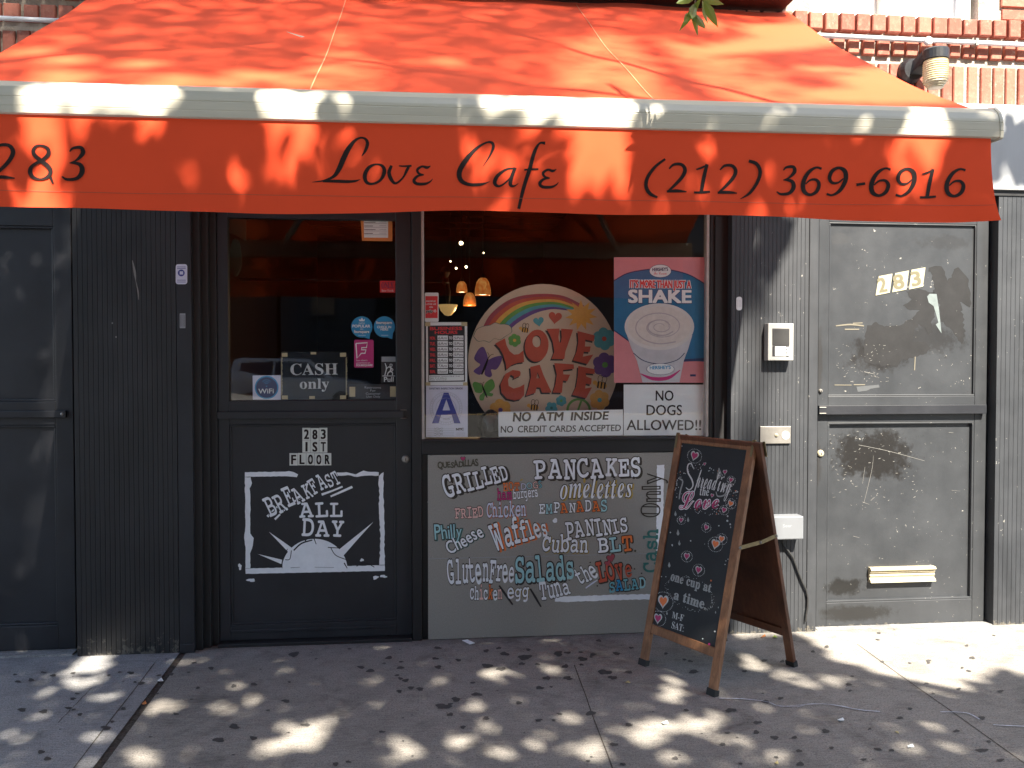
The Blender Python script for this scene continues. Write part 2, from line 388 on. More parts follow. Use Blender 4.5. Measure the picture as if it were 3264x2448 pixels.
def glassmat(name, ior=1.62, tint=(.97,.98,.97)):
    m = bpy.data.materials.new(name); m.use_nodes = True; t = m.node_tree; t.nodes.remove(t.nodes['Principled BSDF'])
    o = t.nodes['Material Output']; tr = t.nodes.new('ShaderNodeBsdfTransparent'); gl = t.nodes.new('ShaderNodeBsdfGlossy'); mx = t.nodes.new('ShaderNodeMixShader'); fr = t.nodes.new('ShaderNodeFresnel')
    tr.inputs[0].default_value = tint+(1,); gl.inputs['Roughness'].default_value = .015; bf_ = t.nodes.new('ShaderNodeNewGeometry').outputs['Backfacing']; t.links.new(mth(t,'ADD',mth(t,'MULTIPLY',bf_,1/ior-ior),ior), fr.inputs[0])
    bp = t.nodes.new('ShaderNodeBump'); bp.inputs['Strength'].default_value = .03; bp.inputs['Distance'].default_value = .02
    t.links.new(noise(t, t.nodes.new('ShaderNodeNewGeometry').outputs['Position'], 1.6, 1), bp.inputs['Height']); t.links.new(bp.outputs[0], gl.inputs['Normal'])
    t.links.new(fr.outputs[0], mx.inputs[0]); t.links.new(tr.outputs[0], mx.inputs[1]); t.links.new(gl.outputs[0], mx.inputs[2]); t.links.new(mx.outputs[0], o.inputs[0])
    return m
M['glass'] = glassmat('shop window glass')
def clearmat():
    m = bpy.data.materials.new('glass back face'); m.use_nodes = True; t = m.node_tree; t.nodes.remove(t.nodes['Principled BSDF'])
    tr = t.nodes.new('ShaderNodeBsdfTransparent'); t.links.new(tr.outputs[0], t.nodes['Material Output'].inputs[0]); return m
M['clear'] = clearmat()
def fabricmat(name, col, trans, k, sheen=.0):
    m = bpy.data.materials.new(name); m.use_nodes = True; t = m.node_tree; b = t.nodes['Principled BSDF']; o = t.nodes['Material Output']
    pos = t.nodes.new('ShaderNodeNewGeometry').outputs['Position']
    n = noise(t, pos, 2.2, 5, .6); c = mixnode(t, mth(t, 'MULTIPLY_ADD', n, 1.8, -.4, True), tuple(x*.92 for x in col), tuple(min(1, x*1.06) for x in col))
    n2 = noise(t, pos, 60, 4, .7); c = mixnode(t, mth(t, 'MULTIPLY_ADD', n2, 6, -4.3, True), c, tuple(x*.55 for x in col))
    t.links.new(c, b.inputs['Base Color']); b.inputs['Roughness'].default_value = .85; b.inputs['Specular IOR Level'].default_value = .25
    if sheen: b.inputs['Sheen Weight'].default_value = sheen; b.inputs['Sheen Roughness'].default_value = .4; b.inputs['Sheen Tint'].default_value = (1,.8,.7,1)
    tl = t.nodes.new('ShaderNodeBsdfTranslucent'); tl.inputs[0].default_value = tuple(trans)+(1,)
    mx = t.nodes.new('ShaderNodeMixShader'); mx.inputs[0].default_value = k
    t.links.new(b.outputs[0], mx.inputs[1]); t.links.new(tl.outputs[0], mx.inputs[2]); t.links.new(mx.outputs[0], o.inputs[0])
    w = noise(t, pos, 300, 2, .5); bp = t.nodes.new('ShaderNodeBump'); bp.inputs['Strength'].default_value = .15; bp.inputs['Distance'].default_value = .001
    t.links.new(w, bp.inputs['Height']); t.links.new(bp.outputs[0], b.inputs['Normal'])
    return m
M['fabric'] = fabricmat('orange awning canvas', (.88,.086,.028), (.85,.10,.014), .08, .10)
M['barcream'] = mat('cream enamelled aluminium', (.60,.56,.46), .22, var=.06, scale=5, stretch=(1,1,12), spec=.6)
def woodmat(name, c1, c2, c3):
    m = bpy.data.materials.new(name); m.use_nodes = True; t = m.node_tree; b = t.nodes['Principled BSDF']
    pos = t.nodes.new('ShaderNodeTexCoord').outputs['Object']
    mp = t.nodes.new('ShaderNodeMapping'); mp.inputs['Scale'].default_value = (60, 60, 3.5); t.links.new(pos, mp.inputs[0])
    a = noise(t, mp.outputs[0], 1.2, 6, .7, .8); g = noise(t, pos, 6, 4, .6)
    c = mixnode(t, mth(t, 'MULTIPLY_ADD', a, 2.6, -.8, True), c1, c2); c = mixnode(t, mth(t, 'MULTIPLY_ADD', g, 3.0, -1.3, True), c, c3)
    t.links.new(c, b.inputs['Base Color']); b.inputs['Roughness'].default_value = .55
    bp = t.nodes.new('ShaderNodeBump'); bp.inputs['Strength'].default_value = .3; bp.inputs['Distance'].default_value = .002
    t.links.new(a, bp.inputs['Height']); t.links.new(bp.outputs[0], b.inputs['Normal']); return m
M['wood'] = woodmat('weathered brown wood', (.19,.082,.035), (.36,.175,.08), (.11,.05,.022))
M['wooddark'] = woodmat('dark reddish wood', (.10,.032,.014), (.17,.06,.026), (.05,.02,.01))
M['board'] = mat('chalkboard', (.011,.012,.014), .5, var=.35, scale=5)
M['rubber'] = mat('black rubber', (.018,.018,.018), .7)
M['room'] = mat('brown interior wall', (.030,.011,.008), .8, var=.2, scale=2)
M['roomorange'] = mat('orange interior wall', (.085,.03,.012), .8, var=.1, scale=2)
M['roomfloor'] = mat('dark wood floor', (.06,.035,.02), .5, var=.3, scale=4)
M['bark'] = mat('tree bark', (.10,.08,.06), .95, scale=8, col2=(.20,.17,.13), bump=1.0, bscale=25)
def leafmat(name, c, tc):
    m = bpy.data.materials.new(name); m.use_nodes = True; t = m.node_tree; b = t.nodes['Principled BSDF']; o = t.nodes['Material Output']
    r = t.nodes.new('ShaderNodeNewGeometry').outputs['Random Per Island']
    cc = mixnode(t, r, tuple(x*.75 for x in c), tuple(x*1.3 for x in c)); t.links.new(cc, b.inputs['Base Color']); b.inputs['Roughness'].default_value = .5
    tl = t.nodes.new('ShaderNodeBsdfTranslucent'); tl.inputs[0].default_value = tc+(1,); mx = t.nodes.new('ShaderNodeMixShader'); mx.inputs[0].default_value = .3
    t.links.new(b.outputs[0], mx.inputs[1]); t.links.new(tl.outputs[0], mx.inputs[2]); t.links.new(mx.outputs[0], o.inputs[0]); return m
M['leaf'] = leafmat('green leaf', (.05,.085,.025), (.13,.24,.03))

# ---------------------------------------------------------------- the setting: road, pavement
c6 = crop(.7378, 0, 1950); c7 = crop(.7378, 1632, 1950)
mb = MB(); Z = -.13
mb.add([(-200,60,Z-.004),(200,60,Z-.004),(200,-300,Z-.004),(-200,-300,Z-.004)], [(3,2,1,0)], M['asphalt'])
for y in (-21.0, -21.35): mb.box(-150, 150, y-.07, y+.07, Z, Z+.004, M['roadyellow'])
for y in (-13.0,-28.0):
    for k in range(-14, 15): mb.box(k*9, k*9+3, y-.07, y+.07, Z, Z+.004, M['roadwhite'])
tag(mb.build('road'), kind='structure')
def line_at(a, b):
    A = Vector(GROUND.h(*a)); B = Vector(GROUND.h(*b)); return lambda y: A.x + (B.x-A.x)*(y-A.y)/(B.y-A.y)
jl = line_at((560,2112), (310,2448))
mb = MB(); g = .016
mb.poly(GROUND, [(-60,-5),(jl(-5)-g,-5),(jl(.4)-g,.4),(-60,.4)], 0, M['concL'])
mb.poly(GROUND, [(jl(-5)+g,-5),(60,-5),(60,.4),(jl(.4)+g,.4)], 0, M['concR'])
mb.poly(GROUND, [(jl(-5)-.05,-5),(jl(-5)+.05,-5),(jl(.4)+.05,.4),(jl(.4)-.05,.4)], -.006, M['joint'])
def score(a, b, w=.006, m='joint', ext=True):
    f = line_at(a, b); y0 = GROUND.h(*a)[1]; y1 = -5 if ext else GROUND.h(*b)[1]
    n = 24; pts = [(f(y0+(y1-y0)*i/n)+rng.uniform(-.002,.002), y0+(y1-y0)*i/n, w*rng.uniform(.6,1.2)) for i in range(n+1)]
    mb.stroke(GROUND, pts, .0012, M[m], smooth=False)
score(c6(670,220), c6(325,670)); score(c7(1490,140), c7(2212,655), .005); score(c7(270,230), c7(430,670), .005)
score(c6(395,330), c6(250,480), .003, ext=False)
gum = [(c6, l) for l in [(230,276,16),(135,296,15),(78,303,14),(65,272,10),(183,262,8),(95,425,20),(188,432,20),(315,377,15),(333,355,12),(295,417,13),(345,445,14),(458,503,22),(485,476,12),(178,607,22),(205,636,18),(533,420,14),(610,310,16),(565,265,16),(517,262,10),(470,275,10),(583,305,10),(1010,322,16),(1097,314,16),(1012,497,24),(945,555,26),(1095,547,20),(1320,490,22),(1235,387,20),(855,330,12),(912,245,16),(1560,241,16),(1600,256,20),(1730,243,16),(1725,345,16),(1815,335,20),(1775,330,16),(1730,290,12),(1752,298,16),(1893,240,18),(1880,203,14),(1980,210,14),(2105,235,24),(2165,248,20),(2060,358,22),(1970,380,22),(1915,410,34),(1945,445,18),(1945,400,14),(1450,660,18),(1505,650,12),(2000,500,16),(1650,520,14),(2100,462,16),(1270,185,26),(1680,200,18),(1890,157,14),(2155,158,14),(2180,183,22),(2100,170,16),(760,443,14),(650,542,8),(1250,305,10),(1125,250,6),(740,270,14)]] + \
      [(c7, l) for l in [(55,198,28),(70,165,14),(42,226,16),(110,228,14),(200,182,24),(240,178,14),(230,237,18),(305,205,22),(300,230,12),(350,186,16),(375,126,14),(452,182,16),(515,157,12),(150,288,20),(240,288,22),(120,330,18),(30,395,18),(115,470,18),(340,440,28),(435,286,24),(505,262,18),(400,262,30),(420,262,16),(505,490,20),(745,208,12),(770,215,12),(665,182,12),(785,260,22),(1090,212,14),(1168,215,12),(1005,258,12),(1095,390,18),(1160,375,14),(945,427,24),(1060,480,20),(930,525,14),(1055,522,18),(1135,545,22),(1240,603,16),(1245,660,20),(910,575,18),(705,635,18),(480,660,16),(1355,517,20),(1455,315,14),(1460,343,10),(1300,173,12),(1600,217,12),(1800,213,14),(1800,222,10),(1945,243,10),(1988,200,16),(1965,147,12),(1705,65,14),(1585,93,10),(1360,152,12),(2030,460,16),(1920,517,16),(2030,600,24),(1675,460,14),(1640,600,14),(2060,562,12),(2110,643,16),(1545,508,10),(1220,545,14),(1520,640,12),(1380,590,12),(440,575,18),(205,443,14),(180,470,12),(1720,420,12),(1930,335,12),(2110,345,14),(1820,355,10)]]
for i, (f, (x, y, r)) in enumerate(gum):
    p = f(x, y); mb.poly(GROUND, ell(GROUND, p, r*.74*rng.uniform(.75,1.0), r*.74*.40*rng.uniform(.8,1.1), 16, .3, i), .0016+i*4e-6, M['gum'])
for i in range(170):
    x, y = rng.uniform(-2.2, 3), rng.uniform(-2.6, -.08); r = rng.choice([.003,.004,.005,.006,.009,.012])
    mb.poly(GROUND, [(x+r*math.cos(a*.785)*rng.uniform(.7,1.2), y+r*math.sin(a*.785)*rng.uniform(.7,1.2)) for a in range(8)], .0025+i*4e-6, M['gum'])
ch = [(895,377),(1000,380),(1100,392),(1160,412),(1250,406),(1340,402),(1420,412),(1500,427),(1590,435)]
mb.stroke(GROUND, [GROUND.h(*c7(x, y))+(.007*rng.uniform(.3,1.2),) for x, y in ch], .004, M['chalkline'])
mb.stroke(GROUND, [GROUND.h(*c7(x, y))+(.005*rng.uniform(.2,1.1),) for x, y in [(1150,410),(1230,415),(1290,402),(1400,407),(1480,424)]], .0045, M['chalkline'])
mb.stroke(GROUND, [GROUND.h(*c7(x, y))+(.006,) for x, y in [(1850,436),(1960,440),(2020,468)]], .004, M['chalkline'])
mb.stroke(GROUND, [GROUND.h(*c7(x, y))+(.006,) for x, y in [(2080,492),(2150,496),(2300,502)]], .004, M['chalkline'])
tag(mb.build('pavement'), kind='structure')
mb = MB(); mb.box(-150, 150, -5.15, -5.0, -.3, 0, M['concL']); tag(mb.build('kerb', bevel=.02), kind='structure')
mb = MB(); mb.box(-150, 150, -60, -33, -.3, .0, M['concL']); tag(mb.build('far_pavement'), kind='structure')

# ---------------------------------------------------------------- the café building
bld = thing('cafe_building', (0, .06, 0), 'red brick building with black painted shop front, orange awning above its door and window', 'building')
X = lambda px, Y=0.0, py=1200: P(px, py, Y).x
Zc = lambda px, py, Y=0.0: P(px, py, Y).z
ZT = 2.36                                                # underside of the fascia
# ribbed pilasters
def pilaster(x0, x1, m, pitch=.0225, yf=-.06, z1=ZT, name='pilaster'):
    mb = MB(); n = max(1, round((x1-x0)/pitch)); w = (x1-x0)/n; g = .0011; prof = []
    for i in range(n):
        a = x0+i*w; prof += [(a+g, yf), (a+w-g, yf)] + ([(a+w-.0004, yf+.0032), (a+w+.0004, yf+.0032)] if i < n-1 else [])
    prof = [(x0, .10)] + prof + [(x1, .10)]; k = len(prof)
    vs = [(x, y, 0) for x, y in prof] + [(x, y, z1) for x, y in prof]
    mb.add(vs, [(i, i+1, k+i+1, k+i) for i in range(k-1)], m)
    return mb.build(name, bld)
pilaster(X(235,-.06), X(563,-.06), M['pil'])
mb = MB(); mb.box(X(563,-.06)+.001, X(612,-.06), -.058, .10, 0, ZT, M['dark']); mb.box(X(566,-.06), X(614,-.06), -.07, -.058, 0, .045, M['dark']); mb.build('corner_strip', bld, bevel=.003)
pilaster(X(2330,-.06), X(2576,-.06), M['pilR'])
mb = MB(); mb.box(X(2576,-.06)+.001, X(2606,-.06), -.064, .10, .0, ZT, M['pilR']); mb.build('corner_strip', bld, bevel=.003)
pilaster(X(3176,-.06), 3.95, M['pilR'], pitch=.026)
# header beam and walls outside the frame
mb = MB()
mb.box(-3.3, 3.95, -.02, .10, 2.235, ZT-.001, M['darkjamb'])
mb.box(-12, -2.95, -.03, .15, 0, ZT-.001, M['dark']); mb.box(3.951, 12, -.03, .15, 0, ZT-.001, M['pilR'])
mb.build('header_wall', bld)
mb = MB(); mb.box(-12, 12, -.075, .12, ZT, Zc(3200,347), M['fascia']); mb.box(-12, 12, -.082, -.075, ZT+.0, ZT+.02, M['fascia'])
mb.build('fascia', bld, bevel=.004)
mb = MB(); mb.box(-12, 12, -.066, .10, ZT-.028, ZT-.001, M['black']); mb.build('black_strip', bld)  # solid matt black strip under the fascia
# brick: rowlock and soldier courses, each brick modelled
zf = Zc(3200,347)
wx0, wx1, wz0 = X(2600,0,45), X(3112,0,45), Zc(2700,56)
mb = MB()
mb.box(-12, wx0-.02, .012, .3, zf, 9, M['mortar']); mb.box(wx1+.02, 12, .012, .3, zf, 9, M['mortar'])
mb.box(wx0-.02, wx1+.02, .012, .3, zf, wz0-.01, M['mortar']); mb.box(wx0-.02, wx1+.02, .012, .3, wz0+1.5, 9, M['mortar'])
def course(z0, z1, w, yf, x0=-3.2, x1=4.6, skip=None):
    x = x0
    while x < x1:
        ww = w*rng.uniform(.93, 1.05); gp = .014*rng.uniform(.7, 1.5)
        if not (skip and x+ww > skip[0] and x < skip[1]):
            j = lambda: rng.uniform(-.003, .003); yy = yf + rng.uniform(-.004, .004)
            a, b, c, e = x+j(), x+ww+j(), z0+j(), z1+j(); ch = .004
            mb.add([(a+ch,yy,c+ch),(b-ch,yy,c+ch),(b-ch,yy,e-ch),(a+ch,yy,e-ch),(a,yy+.005,c),(b,yy+.005,c),(b,yy+.005,e),(a,yy+.005,e),(a,.05,c),(b,.05,c),(b,.05,e),(a,.05,e)],
                   [(0,1,2,3),(4,5,1,0),(5,6,2,1),(6,7,3,2),(7,4,0,3),(8,9,5,4),(9,10,6,5),(10,11,7,6),(11,8,4,7)], M['brick'])
        x += ww + gp
zb = lambda py: Zc(2950, py)
course(zb(336)+.005, zb(208), .060, -.004); course(zb(182), zb(134), .066, -.012); course(zb(113), zb(60), .072, -.03)
zt = zb(60)
for k in range(9):
    z0 = zt + .012 + k*.072; course(z0, z0+.058, .20, -.002, x0=-3.2-(k%2)*.1, skip=(wx0-.03, wx1+.03))
mb.build('brick_wall', bld)
up = MB()
up.box(wx0, wx0+.05, .05, .16, wz0, wz0+1.5, M['pvc']); up.box(wx1-.05, wx1, .05, .16, wz0, wz0+1.5, M['pvc']); up.box(wx0+.05, wx1-.05, .05, .16, wz0, wz0+.03, M['pvc'])
xm = X(2846,0,30); up.box(xm-.035, xm+.035, .06, .15, wz0+.031, wz0+1.49, M['alu'])
uw = up.build('upper_window', bld, bevel=.004)
mb = MB(); mb.box(wx0+.051, wx1-.051, .11, .12, wz0+.031, wz0+1.48, M['paper']); mb.build('curtain', uw)
mb = MB(); mb.box(X(218,.0), X(235,-.06)+.03, .045, .13, 0, 2.234, M['darkjamb']); mb.build('side_jamb', bld); mb = MB(); mb.box(-2.99, -2.93, .045, .13, 0, 2.234, M['darkjamb']); mb.build('side_jamb', bld)
# right jamb recess, black posts
mb = MB(); mb.box(X(3146), X(3178,-.06)+.02, .05, .12, 0, 2.234, M['black'])
mb.build('jamb_recess', bld); mb = MB()
mb.box(X(2262), X(2332,-.06)+.015, .0, .10, 0, 2.234, M['darkjamb']); mb.box(X(2275), X(2300), -.012, .0, 0, 2.2, M['darkjamb'])
mb.box(X(2325,-.06)-.05, X(2325,-.06)+.02, -.03, -.012, 0, .06, M['black'])
mb.build('window_post', bld, bevel=.003)
for a, b, y in ((614,640,-.03),(640.5,666,.0),(666.5,692,.03)): mb = MB(); mb.box(X(a,y), X(b,y), y, .14, 0, 2.234, M['darkjamb']); mb.build('door_jamb', bld, bevel=.003)
mb = MB(); mb.box(X(1313), X(1343), .0, .14, 0, 2.234, M['darkjamb'])
mb.build('door_jamb', bld, bevel=.003)

def panel_door(name, x0, x1, yf, rails, m, mp, label=None):
    """stiles, rails and recessed panels: rails = list of (z0, z1) solid bands; openings between them get a panel"""
    mb = MB(); sl_, sr = x0[1], x1[0]
    mb.box(x0[0], x0[1], yf, yf+.045, rails[0][0], rails[-1][1], m); mb.box(x1[0], x1[1], yf, yf+.045, rails[0][0], rails[-1][1], m)
    for a, b in rails: mb.box(x0[1], x1[0], yf+.0004, yf+.045, a, b, m)
    o = mb.build(name, bld, bevel=.003)
    if label: o['label'] = label
    return o
def moulding(mb, x0, x1, z0, z1, yf, m, w=.012):
    for a, b, c, e in ((x0,x1,z0,z0+w),(x0,x1,z1-w,z1),(x0,x0+w,z0+w,z1-w),(x1-w,x1,z0+w,z1-w)): mb.box(a, b, yf+.006, yf+.03, c, e, m)
# left door (cut by the frame edge)
yl = .02
ld = panel_door('side_door', (-2.94,-2.80), (X(176,yl),X(232,yl)), yl, [(.012,Zc(100,1995,yl)),(Zc(100,1355,yl),Zc(100,1280,yl)),(2.1,2.234)], M['dark'], M['dark'])
mb = MB()
for a, b in ((Zc(100,1995,yl),Zc(100,1355,yl)),(Zc(100,1280,yl),2.1)):
    mb.box(-2.80, X(176,yl), yl+.024, yl+.04, a, b, M['dark'])
mb.build('door_panel', ld)
mb = MB(); moulding(mb, -2.80, X(176,yl), Zc(100,1995,yl), Zc(100,1355,yl), yl, M['dark']); moulding(mb, -2.80, X(176,yl), Zc(100,1280,yl), 2.1, yl, M['dark']); mb.build('moulding', ld, bevel=.003)
mb = MB(); mb.box(-2.9, X(213,yl), yl-.022, yl, Zc(100,1331,yl), Zc(100,1309,yl), M['dark']); q = P(197,1320,yl-.022); mb.lathe((q.x,q.y,q.z), [(.0,.004),(.006,.003),(.008,0)], M['steel'], 10, 'y'); mb.build('push_bar', ld, bevel=.003)
mb = MB(); mb.box(-2.95, X(232,-.0)+.0, -.05, .1, -.002, .010, M['concL']); mb.build('door_sill', bld)
# café door: glazed upper half, panelled lower half
yd = .04; D = wall(yd)
dz = lambda py: Zc(1000, py, yd)
x0, x1, x2, x3 = X(694,yd), X(729,yd), X(1262,yd), X(1312,yd)
cdm = panel_door('cafe_door', (x0,x1), (x2,x3), yd, [(.02,dz(1985)),(dz(1352),dz(1276)),(2.16,2.234)], M['dark'], M['dark'])
mb = MB(); mb.box(x1, x2, yd+.014, yd+.04, dz(1985), dz(1352), M['dark']); lp = mb.build('door_panel', cdm)
mb = MB(); moulding(mb, x1, x2, dz(1985), dz(1352), yd, M['dark'], .01); mb.box(x1, x2, yd-.006, yd, .06, .075, M['dark']); mb.build('moulding', cdm, bevel=.003)
mb = MB(); mb.box(X(692,yd-.02), X(1285,yd-.02), yd-.024, yd, dz(1333), dz(1311), M['dark'])
q = P(1290,1320,yd-.02)
for s in (-1,1): mb.box(q.x-.022, q.x+.01, yd-.022, yd-.001, q.z+s*.021-.0015, q.z+s*.021+.0015, M['steel'])
mb.build('push_bar', cdm, bevel=.002)
yg = yd+.025
mb = MB(); mb.box(x1, x2, yg, yg+.006, dz(1276), 2.16, M['clear']); mb.m[2] = mb.mi(M['glass']); mb.build('glass_pane', cdm)
mb = MB(); q = P(1293,1463,yd); mb.lathe((q.x,yd,q.z), [(0,.010),(.010,.010),(.017,.008),(.021,.0)], M['steel'], 20, 'y'); mb.box(q.x-.002,q.x+.002,yd-.0115,yd-.0095,q.z-.008,q.z+.004,M['black']); mb.build('lock', cdm, smooth=False)
mb = MB(); mb.box(x0, x3, -.01, .10, -.002, .018, M['darkjamb']); mb.build('door_sill', bld, bevel=.004)
# the mural painted on the café door
G_ = crop(.494, 640, 1280); PM = wall(yd+.014); mu = MB(); w_ = M['white']; FM = wall(yd)
def G(pts): return pxs(PM, G_, pts)
def rough(pts, a=2.5, n=7, seed=1):
    rr = random.Random(seed); out = []
    for i in range(len(pts)):
        p, q = pts[i], pts[(i+1) % len(pts)]; k = max(1, int(math.hypot(q[0]-p[0], q[1]-p[1])/18))
        for j in range(k): out.append((p[0]+(q[0]-p[0])*j/k+(rr.uniform(-a,a) if j else 0), p[1]+(q[1]-p[1])*j/k+(rr.uniform(-a,a) if j else 0)))
    return out
dm = .0015
mu.poly(PM, G(rough([(285,455),(545,452),(570,448),(600,455),(628,470),(620,488),(560,482),(320,484),(285,486)],1.5)), dm, w_)
mu.poly(PM, G(rough([(285,487),(322,487),(331,525),(315,560),(320,600),(320,850),(342,880),(330,950),(318,980),(320,1075),(288,1075),(290,960),(280,880),(287,820)],2.5,seed=2)), dm, w_)
mu.poly(PM, G(rough([(288,1077),(1187,1055),(1188,1092),(700,1103),(290,1111)],1.2,seed=3)), dm, w_)
mu.poly(PM, G(rough([(1150,480),(1180,455),(1178,560),(1184,800),(1187,1053),(1152,1053),(1160,900),(1150,700),(1152,560),(1146,520)],3.5,seed=4)), dm, w_)
mu.poly(PM, G(rough([(868,457),(940,455),(1000,470),(1050,445),(1078,452),(1148,455),(1148,478),(1060,478),(1010,486),(950,474),(885,478)],2,seed=5)), dm, w_)
mu.poly(PM, G([(945-210+math.cos(a/24*math.pi)*-(212), 1085-200*math.sin(a/24*math.pi)) for a in range(25)]), dm+.0002, w_)
mu.poly(PM, G([(1115,775),(1020,880),(915,1000),(870,1010),(885,960)][::1]), dm+.0004, w_)
mu.poly(PM, G([(440,840),(520,895),(590,945),(572,978)]), dm+.0004, w_); mu.poly(PM, G([(368,983),(525,1020),(520,1048)]), dm+.0004, w_)
for pts in ([(600,960,9),(650,915,10),(720,893,8)],[(820,940,6),(900,945,5)],[(690,880,7),(672,900,6)],[(730,880,6),(745,920,5)],[(838,940,5),(870,990,5),(935,1018,5)],[(1005,1062,5),(1060,1040,5),(1120,1068,5)],[(545,1020,5),(575,1015,5),(585,960,5)],[(580,1072,3),(640,1068,2)],[(735,1068,2),(860,1070,2)],[(525,1075,4),(530,1020,5),(560,950,4)],[(925,1040,8),(945,1075,5)]):
    mu.stroke(PM, [PM.h(*G_(x,y))+(px_len(PM,G_(x,y),w*.494),) for x,y,w in pts], dm+.0007, M['black'])
for c, rx, ry in (((253,1065),11,20),((325,1152),24,12),((1128,1135),16,13),((1178,1127),22,9),((1040,1022),14,8)):
    mu.poly(PM, ell(PM, G_(*c), rx*.494, ry*.494, 14, .35, int(rx)), dm, w_)
word(mu, PM, 'BREAKFAST', G_(448,745), G_(905,518), 122*.494, w_, 'mono', off=.010, jit=.2, cap2=80*.494, d=dm+.0012, outline=M['black'], ow=.035, seed=4)
for pts in ([(430,742,16),(500,672,12)],[(478,760,14),(555,685,9)],[(600,645,13),(650,620,9)],[(780,600,16),(850,575,12),(915,548,12)],[(838,612,12),(900,585,14),(978,550,16)]):
    mu.stroke(PM, [PM.h(*G_(x,y))+(px_len(PM,G_(x,y),w*.494),) for x,y,w in pts], dm+.0002, w_)
word(mu, PM, 'ALL', G_(636,746), G_(915,740), 90*.494, w_, 'mono', off=.014, jit=.08, d=dm)
word(mu, PM, 'DAY', G_(650,868), G_(920,868), 105*.494, w_, 'mono', off=.014, jit=.10, d=dm)
mu.build('painted_mural', cdm)
# right door
yr = .0; Rd = wall(yr)
rz = lambda py: Zc(2870, py, yr)
x0, x1, x2, x3 = X(2607), X(2640), X(3108), X(3146)
RS = [((X(2925),0,Zc(2925,1080)),(.30,.10),.9,(.016,.0155,.016)), ((X(2800),0,Zc(2800,1130)),(.19,.10),1.0,(.015,.014,.014)), ((X(3010),0,Zc(3010,770)),(.16,.045),.6,(.022,.022,.023)),
      ((X(2680),0,Zc(2680,760)),(.07,.035),.4,(.05,.05,.052)),((X(2790),0,Zc(2790,1450)),(.26,.15),1.0,(.010,.009,.0085)),((X(2700),0,Zc(2700,1875)),(.13,.06),1.0,(.010,.010,.010)),
      ((X(2740),0,Zc(2740,1955)),(.24,.05),.9,(.014,.014,.014)),((X(2605),0,Zc(2605,1480)),(.03,.16),.8,(.025,.024,.024)),((X(2612),0,Zc(2612,1150)),(.02,.2),.8,(.025,.024,.024))]
M['rdoor'] = painted('scuffed sunlit black door', (.031,.0335,.0375), .42, blobs=RS, chips=.55, base_wear=.03, streak=.12)  # same black paint as the left doors, lightened in colour for the sun
rd = panel_door('flat_door', (x0,x1), (x2,x3), yr, [(.004,rz(1915)),(rz(1345),rz(1262)),(rz(712),2.234)], M['rdoor'], M['rdoor'])
mb = MB(); mb.box(x1, x2, yr+.022, yr+.04, rz(1915), rz(1345), M['rdoor']); mb.box(x1, x2, yr+.014, yr+.04, rz(1262), rz(712), M['rdoor'])
U4 = crop(.4358, 2300, 640); U5 = crop(.4822, 2300, 1300); UP = wall(yr+.014); LP = wall(yr+.022)
M['smear'] = mat('dark overpaint', (.012,.0115,.012), .55, var=.35, scale=14)
M['smear2'] = mat('grey overpaint', (.075,.08,.085), .6)
M['chip'] = mat('bare paint chip', (.22,.215,.20), .7, var=.2, scale=80)
for k, pts in enumerate(([(1515,490),(1560,476),(1610,480),(1635,520),(1650,585),(1685,560),(1700,500),(1730,485),(1770,530),(1805,570),(1822,680),(1815,780),(1790,765),(1742,740),(1765,850),(1782,990),(1757,1052),(1725,1000),(1690,950),(1590,860),(1600,760),(1550,700),(1555,600)],
            [(1350,662),(1440,642),(1555,668),(1575,740),(1560,850),(1530,890),(1545,960),(1510,980),(1480,920),(1440,900),(1405,960),(1400,1030),(1490,1030),(1532,1075),(1500,1115),(1400,1150),(1320,1160),(1290,1210),(1180,1210),(1050,1180),(1040,1060),(1065,910),(1130,885),(1190,920),(1330,900),(1400,850),(1450,800),(1380,800),(1325,765),(1390,720)])):
    mb.poly(UP, pxs(UP, U4, rough(pts, 10, seed=11+k)), .0006, M['smear'])
M['oldtape'] = mat('old tape mark', (.16,.145,.11), .7); M['torn'] = mat('torn pale sticker', (.15,.18,.18), .6, var=.15, scale=40)
mb.poly(UP, pxs(UP, U4, [(1503,700),(1520,680),(1572,682),(1590,800),(1608,970),(1565,905),(1585,890),(1550,770),(1515,745)]), .0012, M['torn'])
mb.poly(UP, pxs(UP, U4, [(985,1360),(1150,1345),(1155,1365),(1090,1375),(1060,1390),(995,1398)]), .0012, M['smear2'])
rr = random.Random(5)
def chips(pl, f, n, x0, x1, y0, y1, big=9):
    for i in range(n):
        x, y = rr.uniform(x0, x1), rr.uniform(y0, y1); a = rr.uniform(-.6, .9); L = rr.uniform(3, big*2); w = rr.uniform(1.2, 3.2)
        ca, sa = math.cos(a), math.sin(a)
        mb.poly(pl, pxs(pl, f, [(x+(-L*ca+w*sa)/2, y+(L*sa+w*ca)/2), (x+(L*ca+w*sa)/2, y+(-L*sa+w*ca)/2), (x+(L*ca-w*sa)/2, y-(L*sa+w*ca)/2), (x-(L*ca+w*sa)/2, y+(L*sa-w*ca)/2)]), .0016+i*3e-6, M['chip'])
chips(UP, U4, 60, 840, 1220, 1050, 1330, 10); chips(UP, U4, 25, 800, 1800, 700, 1400, 6); chips(LP, U5, 70, 700, 1300, 150, 640, 9); chips(LP, U5, 40, 700, 1620, 140, 1240, 6)
